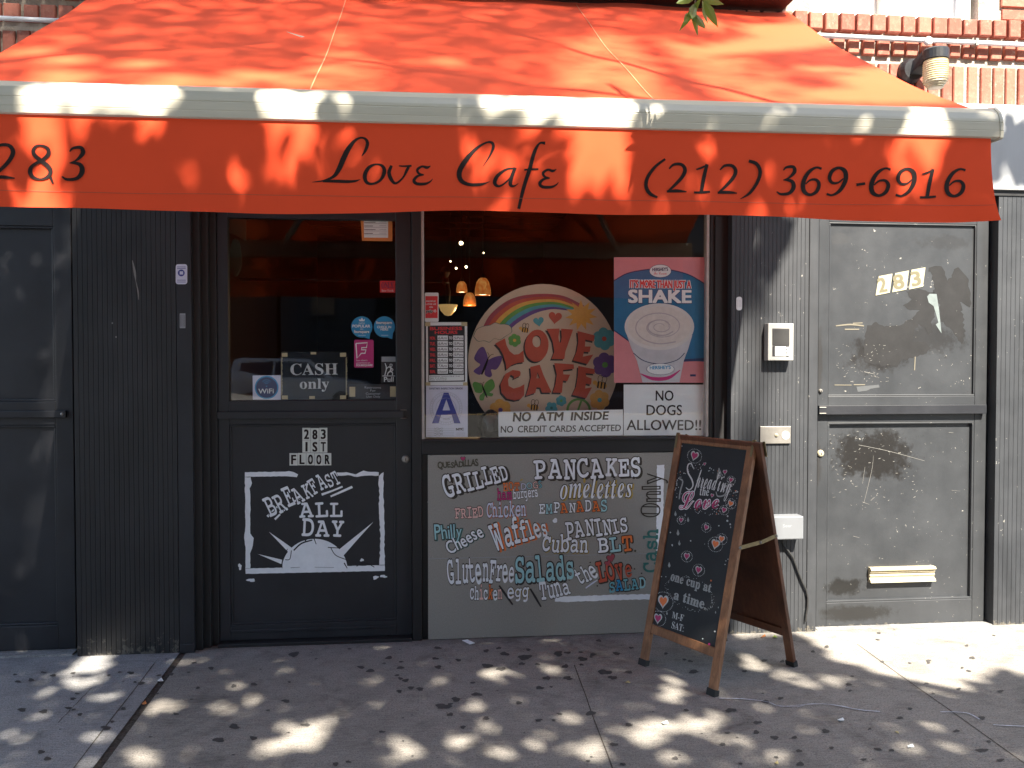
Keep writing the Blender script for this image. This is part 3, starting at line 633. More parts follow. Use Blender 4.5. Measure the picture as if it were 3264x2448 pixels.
for f, pl, pts in ((U4,UP,[(835,915,10),(940,905,14),(1040,915,12)]),(U4,UP,[(960,896,9),(1030,893,9)]),(U4,UP,[(900,940,12),(1005,940,10)]),(U4,UP,[(825,1347,8),(950,1348,7)]),(U4,UP,[(965,1345,9),(1048,1345,9)]),(U4,UP,[(1415,1140,9),(1410,1240,9)]),(U4,UP,[(1042,1250,5),(1120,1268,3)]),
                   (U5,LP,[(1003,315,2),(990,420,4),(940,625,4)]),(U5,LP,[(947,390,3),(930,500,3)]),(U5,LP,[(905,245,5),(1100,285,5),(1340,350,4)]),(U5,LP,[(985,612,5),(1010,590,5)]),(U5,LP,[(930,622,5),(975,638,4)]),(U5,LP,[(1500,162,5),(1530,165,4)]),(U5,LP,[(1520,545,3),(1575,550,2)]),(U5,LP,[(870,848,4),(910,858,4)])):
    mb.stroke(pl, [pl.h(*f(x,y))+(px_len(pl,f(x,y),w*(.34 if f is U4 else .2)),) for x,y,w in pts], .002, M['oldtape'] if f is U4 and pts[0][2]>7 else M['chip'])
mb.build('door_panel', rd)
mb = MB(); moulding(mb, x1, x2, rz(1915), rz(1345), yr-.004, M['rdoor'], .011); moulding(mb, x1, x2, rz(1262), rz(712), yr-.004, M['rdoor'], .008); mb.build('moulding', rd, bevel=.003)
mb = MB(); mb.box(X(2612,-.03), X(3146,-.03), -.032, -.0, rz(1319), rz(1291), M['dark']); mb.box(X(2612,-.03), X(2634,-.03), -.035, -.032, rz(1295)-.004, rz(1295), M['steel']); mb.box(X(2612,-.03), X(2634,-.03), -.035, -.032, rz(1316), rz(1316)+.004, M['steel'])
mb.build('push_bar', rd, bevel=.003)
for q, r in ((P(2615,1445,0),.019),(P(2615,1246,0),.011)):
    mb = MB(); mb.lathe((q.x,0,q.z), [(0,.012),(r*.6,.012),(r*.85,.009),(r,.0)], M['brass'] if r > .015 else M['steel'], 20, 'y'); mb.box(q.x-.002,q.x+.002,-.0135,-.0115,q.z-.007,q.z+.003,M['black']); mb.build('lock', rd)
ms = MB(); a = LP.h(*U5(967,1148)); b = LP.h(*U5(1395,1040)); zx = b[1]-a[1]
prof = [(0,.0),(.0,.034),(.13,.030),(.24,.016),(.38,.018),(.44,.024),(.50,.018),(.62,.018),(.66,.026),(.72,.016),(.76,.030),(.86,.036),(.96,.030),(1.0,.022),(1.0,0)]
vs = [LP.p(a[0], a[1]+zx*t, d) for t, d in prof] + [LP.p(b[0], a[1]+zx*t, d) for t, d in prof]; k = len(prof)
ms.add(vs, [(i, k+i, k+i+1, i+1) for i in range(k-1)] + [tuple(range(k)), tuple(range(2*k-1, k-1, -1))], M['brass']); ms.build('mail_slot', rd)
mb = MB(); mb.box(X(2600), X(3176), -.055, .12, -.002, .003, M['concL']); mb.build('door_sill', bld)
# shop window
yw = .03; Wp = wall(yw)
wz = lambda py: Zc(1800, py, 0)
mb = MB(); mb.box(X(1343.5), X(2261), .0, .12, wz(1444), wz(1396), M['darkjamb']); mb.box(X(1343.5), X(2261), -.012, .0, wz(1404), wz(1397), M['darkjamb'])
mb.box(X(1343.5), X(2261), .02, .12, .0, wz(1444)-.001, M['darkjamb'])
sw = mb.build('shop_window', bld, bevel=.003)
mb = MB(); mb.box(X(1343.5), X(1352.5), .004, .05, wz(1396), 2.234, M['alu']); mb.build('edge_strip', sw, bevel=.002); mb = MB(); mb.box(X(2251), X(2260), .004, .05, wz(1396), 2.234, M['alu']); mb.build('edge_strip', sw, bevel=.002)
mb = MB(); mb.box(X(1353), X(2250.5), yw, yw+.006, wz(1396), 2.234, M['clear']); mb.m[2] = mb.mi(M['glass']); mb.build('glass_pane', sw)
# the room behind the glass
mb = MB(); rx0, rx1, ry, rzz = -1.35, 1.62, 7.0, 3.1
mb.box(rx0-.1, rx0, .15, ry, 0, rzz, M['roomorange']); mb.box(rx1, rx1+.1, .15, ry, 0, rzz, M['room']); mb.box(rx0-.1, rx1+.1, ry, ry+.1, 0, rzz, M['room'])
mb.box(rx0-.1, rx1+.1, .15, .16, 2.25, rzz, M['room'])
mb.build('interior_wall', bld)
mb = MB(); mb.box(rx0-.1, rx1+.1, .12, ry+.1, rzz, rzz+.1, M['room']); 
for k in range(14): mb.box(rx0, rx1, .4+k*.45, .43+k*.45, rzz-.02, rzz, M['room'])
mb.build('interior_ceiling', bld)
mb = MB(); mb.box(rx0-.1, rx1+.1, .12, ry+.1, -.05, .004, M['roomfloor']); mb.build('interior_floor', bld)

# ---------------------------------------------------------------- awning
AX0, AX1 = P(372,0,0).x, P(2515,52,0).x-.032
ABZ = 3.262; AF = -1.62; FZ = 2.286
awn = thing('awning', ((AX0+AX1)/2, -.05, 3.3), 'orange canvas awning with cream front bar over the café door and window', 'awning')
def topz(y): t = (y+.06)/(AF+.06); return ABZ + (FZ-ABZ)*t - .03*math.sin(math.pi*t)
def lean(x): return -.0042*(AX1-x)
def fab(x, y): return Vector((x, y, topz(y) + lean(x)*(y/AF) + .004*math.sin(x*7+y*3) + .005*math.sin(x*2.3+y) + .0035*math.sin(x*13-y*9)))
mb = MB(); nx, ny = 70, 24
vs = [fab(AX0+(AX1-AX0)*i/nx, -.06+(AF+.06)*j/ny) for j in range(ny+1) for i in range(nx+1)]
mb.add(vs, [(j*(nx+1)+i, (j+1)*(nx+1)+i, (j+1)*(nx+1)+i+1, j*(nx+1)+i+1) for j in range(ny) for i in range(nx)], M['fabric'])
cv = mb.build('canvas', awn, smooth=True)
M['seam'] = mat('pale seam thread', (.85,.30,.16), .7)
for xs in (-.36, .78):
    mb = MB(); mb.tube([fab(xs, -.10+(AF+.10)*j/20)+Vector((0,0,.0015)) for j in range(21)], .0022, M['seam'], 5); mb.build('seam', cv)
bar = MB()
prof = [(AF+.03,FZ-.012),(AF+.02,FZ+.012),(AF-.012,FZ+.016),(AF-.042,FZ+.006),(AF-.062,FZ-.014),(AF-.071,FZ-.036),(AF-.0735,FZ-.046),(AF-.0715,FZ-.0475),(AF-.074,FZ-.050),(AF-.0745,FZ-.074),(AF-.073,FZ-.0755),(AF-.0745,FZ-.077),(AF-.074,FZ-.096),(AF-.068,FZ-.1),(AF+.03,FZ-.1)]
BX0, BX1 = AX0-.06, AX1+.028; k = len(prof)
bar.add([(BX0,y,z+lean(BX0)) for y,z in prof]+[(BX1,y,z) for y,z in prof], [(i,(i+1)%k,k+(i+1)%k,k+i) for i in range(k)]+[tuple(range(k))[::-1],tuple(k+i for i in range(k))], M['barcream'])
fb = bar.build('front_bar', awn, bevel=.002)
mb = MB(); cp = [(y*1.0+ (y-(AF-.02))*.04, z+(z-(FZ-.04))*.04) for y,z in prof]
for xa, xb in ((BX1+.0005,BX1+.012),(BX0-.012,BX0-.0005)):
    mb = MB()
    mb.add([(xa,y,z+lean(xa)) for y,z in cp]+[(xb,y,z+lean(xa)) for y,z in cp], [(i,(i+1)%k,k+(i+1)%k,k+i) for i in range(k)]+[tuple(range(k))[::-1],tuple(k+i for i in range(k))], M['barcream'])
    mb.build('end_cap', fb)
VY = AF-.064; VT = FZ-.1; VB = 1.911
V = wall(VY)
def vwarp(u, z):
    t = max(0, (VT-z)/(VT-VB)); e = max(0, (u-(AX1-.16))/.16)
    return t*(.009*math.sin(u*3.1+.6)+.006*math.sin(u*8.3)+.003*math.sin(u*17)) + e*e*t*t*.03
V.warp = vwarp
mb = MB(); nx, nz = 150, 12
VX0, VX1 = AX0-.0, AX1+.003
def vz(u, t): return lean(u) + VT + (VB + .006*math.sin(u*2.6) + .004*math.sin(u*6.1+1) - VT)*t
vs = []
for j in range(nz+1):
    for i in range(nx+1):
        u = VX0+(VX1-VX0)*i/nx; t = j/nz; z = vz(u, t); e = max(0, (u-(VX1-.05))/.05); vs.append(V.p(u + e*e*t**4*.012, z))
mb.add(vs, [(j*(nx+1)+i, (j+1)*(nx+1)+i, (j+1)*(nx+1)+i+1, j*(nx+1)+i+1) for j in range(nz) for i in range(nx)], M['fabric'])
val = mb.build('valance', awn, smooth=True)
mb = MB(); mb.stroke(V, [(VX0+(VX1-VX0)*i/120, VB+.048+lean(VX0+(VX1-VX0)*i/120), .0018) for i in range(121)], .0012, M['redpaint'], smooth=False); mb.build('hem_stitch', val)
LT = MB(); ink = M['ink']; LD = .0008
def pen(f, k, strokes, ox=0, oy=0, closed=False, wk=1.0):
    global LD
    for st in strokes:
        cl = st[-1] == 'c'; st = st[:-1] if cl else st
        LT.stroke(V, [V.h(*f(x+ox, y+oy))+(px_len(V, f(x+ox, y+oy), w*k*wk*.92),) for x, y, w in st], LD, ink, closed=cl); LD += .00005
cA = crop(1000/2212, 900, 400); kA = 1000/2212
eps = [[(1045,287,5),(1020,299,21),(985,291,17),(952,313,20),(963,340,17),(998,351,10)], [(998,350,9),(955,358,18),(928,388,24),(948,412,24),(1005,414,20),(1040,400,12),(1060,380,3)]]
pen(cA, kA, [[(560,214,4),(583,180,20),(600,130,26),(588,97,20),(553,86,14),(510,108,22),(465,165,36),(432,230,40),(398,308,36),(362,358,24),(300,386,14),(250,394,9),(210,399,3)], [(285,392,16),(380,392,24),(450,394,23),(510,391,17),(550,378,3)],
  [(665,272,12),(614,292,24),(582,345,32),(592,397,26),(634,410,18),(690,385,20),(718,330,30),(708,288,24),'c'],
  [(770,282,20),(752,330,28),(768,380,28),(800,407,18),(850,368,14),(880,312,22),(893,288,16)], [(822,284,10),(860,287,14),(911,285,15)]] + eps)
pen(cA, kA, eps, 885, 24)
pen(cA, kA, [[(1415,290,3),(1460,220,13),(1487,155,22),(1474,122,20),(1430,126,14),(1362,170,24),(1292,250,36),(1248,330,38),(1258,392,34),(1312,421,26),(1390,422,22),(1430,412,12),(1462,400,2)],
  [(1645,306,12),(1580,312,16),(1515,360,26),(1496,412,28),(1530,432,16),(1590,390,12),(1636,320,14)], [(1640,300,22),(1614,370,28),(1606,420,28),(1632,431,14),(1662,412,3)],
  [(1852,126,24),(1812,128,14),(1776,190,26),(1742,310,29),(1700,440,27),(1664,592,22)], [(1704,316,15),(1760,312,14),(1803,311,15)]])
cB = crop(1200/2212, 2000, 460); kB = 1200/2212
DG = {'2':(228,112,[[(243,145,9),(272,120,16),(316,121,20),(336,152,24),(318,195,22),(275,242,18),(238,276,12)], [(229,279,14),(290,276,20),(344,281,7)]]),
 '1':(388,115,[[(466,118,20),(446,200,24),(431,284,22)], [(402,150,8),(436,138,13),(470,120,6)], [(388,285,13),(435,284,15),(483,280,13)]]),
 '3':(880,122,[[(918,152,7),(935,135,14),(975,132,20),(984,160,24),(952,195,12),(918,210,7)], [(925,208,10),(968,216,22),(980,250,28),(955,285,20),(905,292,15),(879,277,8)]]),
 '6':(1028,130,[[(1145,142,15),(1112,135,13),(1068,163,22),(1038,220,28),(1042,272,28),(1078,294,17),(1117,275,22),(1132,235,24),(1115,207,18),(1080,208,12),(1050,232,8)]]),
 '9':(1180,130,[[(1180,288,15),(1213,295,13),(1257,267,22),(1287,210,28),(1283,158,28),(1247,136,17),(1208,155,22),(1193,195,24),(1210,223,18),(1245,222,12),(1275,198,8)]])}
def digit(ch, bx, by, f=cB, k=kB, s=1.0):
    ox, oy, st = DG[ch]
    pen(f, k*s, [[((x-ox)*s+bx, (y-oy)*s+by, w) for x, y, w in q] for q in st])
for ch, bx, by in (('2',228,112),('1',388,115),('2',528,118),('3',880,122),('6',1028,130),('9',1180,130),('6',1428,137),('9',1575,139),('1',1715,143),('6',1865,142)): digit(ch, bx, by)
pen(cB, kB, [[(220,88,13),(165,130,17),(120,190,21),(108,245,23),(130,290,23),(174,313,12)], [(713,98,18),(758,115,23),(780,160,23),(765,220,21),(720,285,17),(664,321,4)], [(1350,236,17),(1400,229,15)]])
cC = crop(400/2212, 0, 420); kC = 400/2212
digit('2', -150, 215, cC, kC, 3.6); digit('3', 1095, 245, cC, kC, 3.5)
pen(cC, kC, [[(700,492,85),(612,410,78),(592,330,72),(640,258,50),(740,245,45),(845,300,72),(855,395,82),(760,490,62),(580,600,62),(535,700,85),(585,800,72),(720,838,40),(850,785,66),(892,690,85),(835,595,85),'c'], [(890,800,60),(935,915,35)]])
LT.build('lettering', val)
# hood, torsion tube and folding arms
M['maroon'] = mat('dark maroon paint', (.03,.012,.010), .7, var=.3, scale=6)
mb = MB(); mb.box(AX0+.06, AX1-.02, -.20, .01, ABZ+.012, ABZ+.30, M['maroon']); mb.build('hood', awn, bevel=.006)
mb = MB(); mb.box(AX1-.62, AX1+.08, -.22, .0, ABZ+.303, ABZ+.33, M['pvc']); mb.build('hood_cap', awn)
for xa in (AX0+.45, AX1-.45):
    mb = MB(); s = 1 if xa < 0 else -1
    el = Vector((xa+s*.55, -.8, 2.74)); mb.bar((xa, -.08, 3.12), el, .045, .03, M['barcream'], side=(0,0,1)); mb.bar(el+Vector((0,0,-.035)), (xa+s*.05, AF+.03, FZ-.06), .04, .028, M['barcream'], side=(0,0,1)); mb.build('folding_arm', awn, bevel=.004)
# ---------------------------------------------------------------- menu board under the window
cM = crop(.4098, 1340, 1400); BP = wall(.004)
mb = MB(); bx0, bx1, bz0, bz1 = X(1363), X(2255), .004, Zc(1800,1446)
M['sheet'] = mat('grey galvanised sheet', (.25,.238,.21), .5, .15, scale=260, col2=(.34,.325,.29), stretch=(1,1,.5), bump=.05)
mb.box(bx0, bx1, .004, .0195, bz0, bz1, M['sheet'])
mz = Zc(1800, cM(0,907)[1]); mb.box(bx0, bx1, .0032, .004, mz-.0012, mz+.0012, M['grey'])
menu = mb.build('menu_board', loc=((bx0+bx1)/2, .012, bz0), bevel=.001)
tag(menu, 'grey metal board hand painted with the food menu, screwed on under the window', 'menu board')
for x, y in ((80,130),(1062,122),(62,488),(93,918),(150,1512),(488,1538),(985,1513),(1480,1502),(1950,1495)):
    q = P(*cM(x, y), .003); b = MB(); b.lathe((q.x,.004,q.z), [(0,.003),(.003,.003),(.005,0)], M['steel'], 10, 'y'); b.build('screw', menu)
mb = MB(); wh, br, ol, bk = M['white'], M['brown'], M['olive'], M['soft_ink']; OR, TE, AQ, SA = M['orange'], M['teal'], M['aqua'], M['salmon']
K = .4098
def mw(s, x0, y0, x1, y1, cap, m, style='serif', cap2=None, outline=br, ow=.035, shadow=None, sh=(.07,-.05), jit=.10, cols=None, d=.0022, off=0.0, seed=1):
    word(mb, BP, s, cM(x0,y0), cM(x1,y1), cap*K, m, 'mono' if style == 'serif' else style, off=off+(.014 if style == 'serif' else 0), jit=jit*1.4, cap2=cap2*K if cap2 else None, outline=outline, ow=ow, shadow=shadow, sh=sh, cols=cols, d=d, seed=seed)
mw('QUESADILLAS', 137,226, 452,206, 48, ol, 'plain', outline=br, ow=.03, jit=.15)
heart(mb, BP, cM(331,152), 17*K, .0026, M['magenta'], om=br)
mw('GRILLED', 200,455, 688,308, 165, wh, cap2=120, shadow=br, sh=(.10,-.06), ow=.03, jit=.08)
mw('PANCAKES', 888,312, 1712,282, 152, wh, cap2=140, shadow=br, sh=(.09,-.06), ow=.03, jit=.10)
mw('HOT', 645,405, 770,396, 62, OR, 'serif', outline=br, ow=.03); mw('DOGS', 785,394, 945,376, 50, wh, 'plain', cols=[M['lilac'],AQ,SA,TE], ow=.04)
mw('ham', 597,473, 712,470, 75, M['hotpink'], ow=.03); mw('burgers', 722,468, 915,442, 66, wh, ow=.04)
mw('omelettes', 1085,462, 1645,452, 158, wh, 'ital', shadow=M['mustard'], sh=(.07,-.04), ow=.03, jit=.07)
mb.poly(BP, ell(BP, cM(1275,322), 10*K, 20*K, 12), .002, M['mustard']); mb.poly(BP, ell(BP, cM(785,316), 14*K, 6*K, 10, ang=-.6), .002, M['mustard'])
mw('FRIED', 270,616, 492,602, 78, SA, ow=.035); mw('Chicken', 515,608, 822,596, 112, M['lilac'], 'serif', shadow=OR, sh=(.03,-.02), ow=.03)
mw('EMPANADAS', 922,578, 1452,556, 72, wh, cap2=82, cols=[wh,AQ,wh,OR,wh,OR,wh,OR,AQ], ow=.035); mb.poly(BP, ell(BP, cM(1047,632), 17*K, 20*K, 12, .2), .002, wh)
mw('Philly', 112,782, 322,762, 122, AQ, 'plain', cap2=105, shadow=M['tealdark'], sh=(.05,-.03), ow=.05, off=.01)
mw('Cheese', 226,898, 495,748, 92, wh, 'plain', shadow=M['tealdark'], sh=(.05,-.03), ow=.05, off=.015)
mw('Waffles', 585,862, 990,742, 190, wh, cap2=125, shadow=OR, sh=(.07,-.04), ow=.03)
mw('PANINIS', 1135,782, 1612,712, 125, wh, cap2=118, shadow=ol, sh=(.05,-.03), ow=.03, jit=.14)
mw('cuban', 942,870, 1302,884, 128, wh, shadow=M['mustard'], sh=(.04,-.03), ow=.03)
mw('BLT', 1382,886, 1655,868, 122, wh, cols=[wh,AQ,OR], shadow=br, sh=(.05,-.03), ow=.03)
for x, y in ((1468,882),(1594,882),(1670,868)): mb.poly(BP, ell(BP, cM(x,y), 9*K, 9*K, 12), .002, ol)
mw('Gluten', 215,1128, 530,1108, 188, wh, cap2=175, ow=.03); mw('Free', 532,1110, 724,1106, 178, wh, cap2=150, ow=.03)
mw('Salads', 738,1118, 1195,1082, 195, AQ, cap2=165, shadow=bk, sh=(.03,-.02), ow=.035, jit=.06)
mw('the', 1238,1135, 1385,1060, 125, wh, ow=.035); mw('Love', 1390,1120, 1645,1066, 165, M['redpaint'], cap2=130, shadow=br, sh=(.03,-.02), ow=.035, jit=.14)
mw('SALAD', 1470,1190, 1752,1152, 82, TE, 'serif', ow=.05, shadow=bk, sh=(.04,-.03), cols=[TE,M['sky'],TE,TE,AQ])
heart(mb, BP, cM(1482,925), 32*K, .0026, M['mauve'], .3, br, 1.15); heart(mb, BP, cM(1457,965), 24*K, .0024, M['mauve'], .3, br, 1.15)
for x, y in ((1320,958),(1402,942),(1665,1008),(1720,1042),(1375,1140),(1650,1110)): mb.poly(BP, ell(BP, cM(x,y), 6*K, 6*K, 10), .002, br)
mb.stroke(BP, [BP.h(*cM(x,y))+(w*.00066,) for x,y,w in ((1285,1158,9),(1330,1125,12),(1375,1095,8))], .002, M['lilac'])
mw('chicken', 385,1245, 636,1245, 98, wh, 'serif', cols=[wh,wh,SA,wh,OR,wh,SA], ow=.035); mw('egg', 676,1232, 842,1230, 96, wh, 'serif', shadow=M['mustard'], sh=(.04,-.03), ow=.035)
mw('Tuna', 935,1250, 1170,1200, 122, wh, ow=.03, jit=.12)
for pts in (((612,1137,13),(665,1212,18),(718,1287,12)),((854,1162,13),(896,1232,17),(938,1303,12))): mb.stroke(BP, [BP.h(*cM(x,y))+(w*.00066,) for x,y,w in pts], .002, bk)
mb.poly(BP, pxs(BP, cM, rough([(1048,1225),(1200,1220),(1500,1210),(2000,1200),(2000,1240),(1500,1252),(1120,1266),(1045,1262)],2.5,seed=9)), .0012, wh)
mb.poly(BP, pxs(BP, cM, rough([(1838,200),(1898,198),(1892,420),(1880,900),(1872,1180),(1832,1180),(1835,600),(1840,400)],2.5,seed=8)), .0012, wh)
mw('Only', 1862,608, 1874,262, 148, br, 'dbl', outline=None, jit=.05, d=.0026); mw('Cash', 1838,1035, 1846,698, 100, M['tealdark'], 'serif', outline=None, jit=.08, d=.0026, off=.0)
mb.build('lettering', menu)

# ---------------------------------------------------------------- sheets, cards and stickers
def sheet(name, pl, pts, m, label, cat, thick=.0012, group=None, back=False):
    """a flat card: pts in plane coordinates, its face at d = thick"""
    mb = MB(); mb.slab(pl, pts, 0, thick, m); c = [sum(p[i] for p in pts)/len(pts) for i in (0, 1)]; zmin = min(p[1] for p in pts)
    o = mb.build(name, loc=pl.p(c[0], zmin, 0)); tag(o, label, cat, group); return o
def rrect(pl, x0, y0, x1, y1, r=6):
    pts = []
    for cx, cy, a0 in ((x1-r,y0+r,-90),(x1-r,y1-r,0),(x0+r,y1-r,90),(x0+r,y0+r,180)):
        for k in range(5): a = R_(a0+k*22.5); pts.append(pl.h(cx+r*math.cos(a), cy+r*math.sin(a)))
    return pts[::-1]
T1 = .0018
GI = wall(yw+.009); GI.n = GI.n            # inside face of the shop window (sheets stand 2 mm behind the pane)
Wn = wall(yw+.010); Wd = wall(yg+.010)
cW = crop(.4521, 1320, 680); kW = .4521; cE = crop(.422, 640, 640); kE = .422; cH = crop(.2893, 1340, 940); kH = .2893
# no dogs
o = sheet('paper_sign', Wn, quad(Wn,1988,1226,2243,1388), M['paper'], 'white paper sign reading NO DOGS ALLOWED, taped inside the window', 'sign')
mb = MB()
for s, a, b, y in (('NO',1702,1828,1320),('DOGS',1637,1888,1422),('ALLOWED!!',1497,2022,1527)): word(mb, Wn, s, cW(a,y), cW(b,y), 70*kW, M['ink'], 'plain', off=.012, d=T1)
mb.build('lettering', o)
o = sheet('paper_sign', Wn, pxs(Wn, cW, [(595,1575),(1473,1565),(1472,1383),(594,1400)]), M['paper'], 'wide white paper sign reading NO ATM INSIDE NO CREDIT CARDS ACCEPTED', 'sign')
mb = MB()
for s, a, b, cap in (('NO',(695,1467),(825,1463),65),('ATM',(866,1463),(1055,1460),62),('INSIDE',(1103,1459),(1374,1453),60),('NO',(610,1546),(698,1545),46),('CREDIT',(730,1544),(935,1542),46),('CARDS',(953,1541),(1140,1539),44),('ACCEPTED',(1158,1538),(1458,1534),44)):
    word(mb, Wn, s, cW(*a), cW(*b), cap*kW, M['ink'], 'bold' if cap > 50 else 'plain', off=0 if cap > 50 else .014, d=T1, shear=.12 if cap > 50 else .05)
mb.build('lettering', o)
# milkshake poster
o = sheet('poster', Wn, quad(Wn,1957,820,2245,1220), M['pink'], 'pink and blue milkshake poster in the upper right of the window', 'poster')
mb = MB(); c = lambda pts: pxs(Wn, cW, pts)
mb.poly(Wn, c([(1409,475),(1500,425),(1620,400),(1735,393),(1850,408),(1950,440),(2044,495),(2044,1045),(1900,1040),(1600,960),(1520,905),(1409,825)]), T1, M['blue'])
mb.stroke(Wn, [Wn.h(*cW(x,y))+(.006,) for x,y in ((1409,475),(1500,425),(1620,400),(1735,393),(1850,408),(1950,440),(2044,495))], T1+.0003, M['navy'])
mb.stroke(Wn, [Wn.h(*cW(x,y))+(.006,) for x,y in ((1409,825),(1520,905),(1600,960))], T1+.0003, M['navy'])
mb.poly(Wn, ell(Wn, cW(1735,407), 78*kW, 47*kW, 28), T1+.0004, M['navy']); mb.poly(Wn, ell(Wn, cW(1735,407), 75*kW, 44*kW, 28), T1+.0006, M['paper'])
word(mb, Wn, "HERSHEY'S", cW(1678,408), cW(1790,405), 24*kW, M['navy'], 'bold', d=T1+.0009); word(mb, Wn, 'Ice Cream', cW(1688,433), cW(1780,432), 20*kW, M['scarlet'], 'script', d=T1+.0009)
word(mb, Wn, "IT'S MORE THAN JUST A", cW(1516,524), cW(1955,528), 58*kW, M['paper'], 'bold', off=.045, d=T1+.0009); word(mb, Wn, "IT'S MORE THAN JUST A", cW(1520,523), cW(1951,527), 54*kW, M['scarlet'], 'bold', d=T1+.0014)
word(mb, Wn, 'SHAKE', cW(1505,633), cW(1958,633), 96*kW, M['navy'], 'bold', off=.03, d=T1+.0009); word(mb, Wn, 'SHAKE', cW(1508,628), cW(1955,630), 92*kW, M['paper'], 'bold', off=.012, d=T1+.0014)
M['cup'] = mat('printed cup', (.52,.52,.55), .5, var=.12, scale=10); M['cup2'] = mat('printed cup rim', (.62,.60,.58), .5, var=.06, scale=12); M['cup3'] = mat('printed milk swirl', (.62,.57,.53), .5, var=.08, scale=30); M['cup4'] = mat('printed milk shade', (.42,.38,.40), .5, var=.08, scale=30)
mb.poly(Wn, c([(1500,860),(1960,860),(1930,960),(1900,1040),(1870,1192),(1610,1192),(1570,1040),(1530,950)]), T1+.0006, M['cup'])
mb.poly(Wn, ell(Wn, cW(1728,800), 245*kW, 165*kW, 44), T1+.0012, M['cup2']); mb.poly(Wn, ell(Wn, cW(1728,800), 222*kW, 143*kW, 44), T1+.0016, M['cup3'])
for q in (1.0, .52):
    mb.stroke(Wn, [Wn.h(*cW(1735+200*q*(1-t/26)*math.cos(t*.62+q), 800+125*q*(1-t/26)*math.sin(t*.62+q)))+(.007*(1-t/30),) for t in range(20)], T1+.002, M['cup4'])
mb.stroke(Wn, [Wn.h(*cW(x,y))+(.004,) for x,y in ((1545,985),(1620,1040),(1735,1062),(1850,1035),(1905,985))], T1+.002, M['navy'])
mb.stroke(Wn, [Wn.h(*cW(x,y))+(w,) for x,y,w in ((1595,1130,.004),(1680,1165,.018),(1790,1160,.018),(1875,1105,.004))], T1+.002, M['hotpink'])
mb.poly(Wn, ell(Wn, cW(1735,1098), 100*kW, 42*kW, 28), T1+.0022, M['navy']); mb.poly(Wn, ell(Wn, cW(1735,1098), 95*kW, 38*kW, 28), T1+.0025, M['paper'])
word(mb, Wn, "HERSHEY'S", cW(1660,1100), cW(1808,1096), 24*kW, M['sky'], 'bold', d=T1+.0028)
mb.poly(Wn, c([(1900,1028),(2044,1020),(2044,1040),(1900,1046)]), T1+.0004, M['navy']); mb.poly(Wn, c([(1945,1135),(1985,1135),(1985,1150),(1945,1150)]), T1+.0004, M['navy'])
mb.build('print', o)
# opening hours
o = sheet('hours_sign', Wn, quad(Wn,1358,1027,1489,1228), M['paper'], 'black and red opening hours board with handwritten times at the window edge', 'sign')
mb = MB(); c = lambda pts: pxs(Wn, cH, pts)
mb.poly(Wn, c([(82,338),(488,335),(492,955),(88,960)]), T1, M['soft_ink'])
word(mb, Wn, 'BUSINESS', cH(105,388), cH(460,386), 36*kH, M['scarlet'], 'bold', off=.01, d=T1+.0006); word(mb, Wn, 'HOURS', cH(158,430), cH(408,428), 34*kH, M['scarlet'], 'bold', off=.01, d=T1+.0006)
for i, (dy, am, pm) in enumerate((('MON.','6Am','5Pm'),('TUE.','6Am','5Pm'),('WED.','6Am','5Pm'),('THU.','6Am','5Pm'),('FRI.','6Am','5Pm'),('SAT.','7Am','2:30Pm'),('SUN.','closed','closed'))):
    y = 500 + i*61.3
    mb.poly(Wn, c([(188,y-52),(303,y-52),(303,y),(190,y)]), T1+.0004, M['paper']); mb.poly(Wn, c([(360,y-52),(474,y-52),(474,y),(362,y)]), T1+.0004, M['paper'])
    word(mb, Wn, dy, cH(104,y-6), cH(166,y-6), 36*kH, M['scarlet'], 'bold', d=T1+.0006); word(mb, Wn, 'TO', cH(312,y-10), cH(352,y-10), 33*kH, M['paper'], 'bold', d=T1+.0006)
    word(mb, Wn, am, cH(198,y-10), cH(290,y-10), 30*kH, M['grey'] if 0 else M['soft_ink'], 'ital' if 0 else 'plain', d=T1+.0008, shear=.1); word(mb, Wn, pm, cH(370,y-10), cH(466,y-10), 28*kH, M['soft_ink'], 'plain', d=T1+.0008, shear=.1)
mb.poly(Wn, c([(97,885),(480,880),(480,942),(97,950)]), T1+.0004, M['paper'])
for k, s in enumerate(('Summer hours M-F 7-4','Sat 7-2:30pm','Sun Closed')): word(mb, Wn, s, cH(105,905+k*19), cH((430,290,285)[k],903+k*19), 13*kH, M['soft_ink'], 'plain', d=T1+.0008, shear=.1)
for x0_, y0_, x1_, y1_ in ((50,302,110,345),(450,300,515,343),(58,962,110,1000),(470,962,518,1000)): mb.poly(Wn, c([(x0_,y0_),(x1_,y0_),(x1_,y1_),(x0_,y1_)]), T1+.001, M['tape'])
mb.build('print', o)
# inspection grade card
o = sheet('grade_card', Wn, quad(Wn,1358,1229,1491,1393), M['lilac'], 'pale inspection card with a large blue letter A, low in the window corner', 'card')
mb = MB(); word(mb, Wn, 'SANITARY INSPECTION GRADE', cH(97,1042), cH(467,1040), 20*kH, M['navy'], 'plain', off=.012, d=T1)
for r in (178, 150, 112): mb.stroke(Wn, [Wn.h(*cH(282+r*math.cos(t*.2618), 1250+r*1.02*math.sin(t*.2618)))+(.0012,) for t in range(24)], T1, M['grey'], closed=True)
for k in range(40): a = k*.157; mb.stroke(Wn, [Wn.h(*cH(282+q*math.cos(a), 1250+q*math.sin(a)))+(.0012,) for q in (155,172)], T1+.0003, M['grey'], smooth=False)
mb.poly(Wn, c([(128,1415),(258,1077),(310,1077),(442,1415),(372,1415),(345,1322),(228,1322),(200,1415)]), T1+.0008, M['blueA'], holes=[c([(244,1272),(328,1272),(286,1150)])])
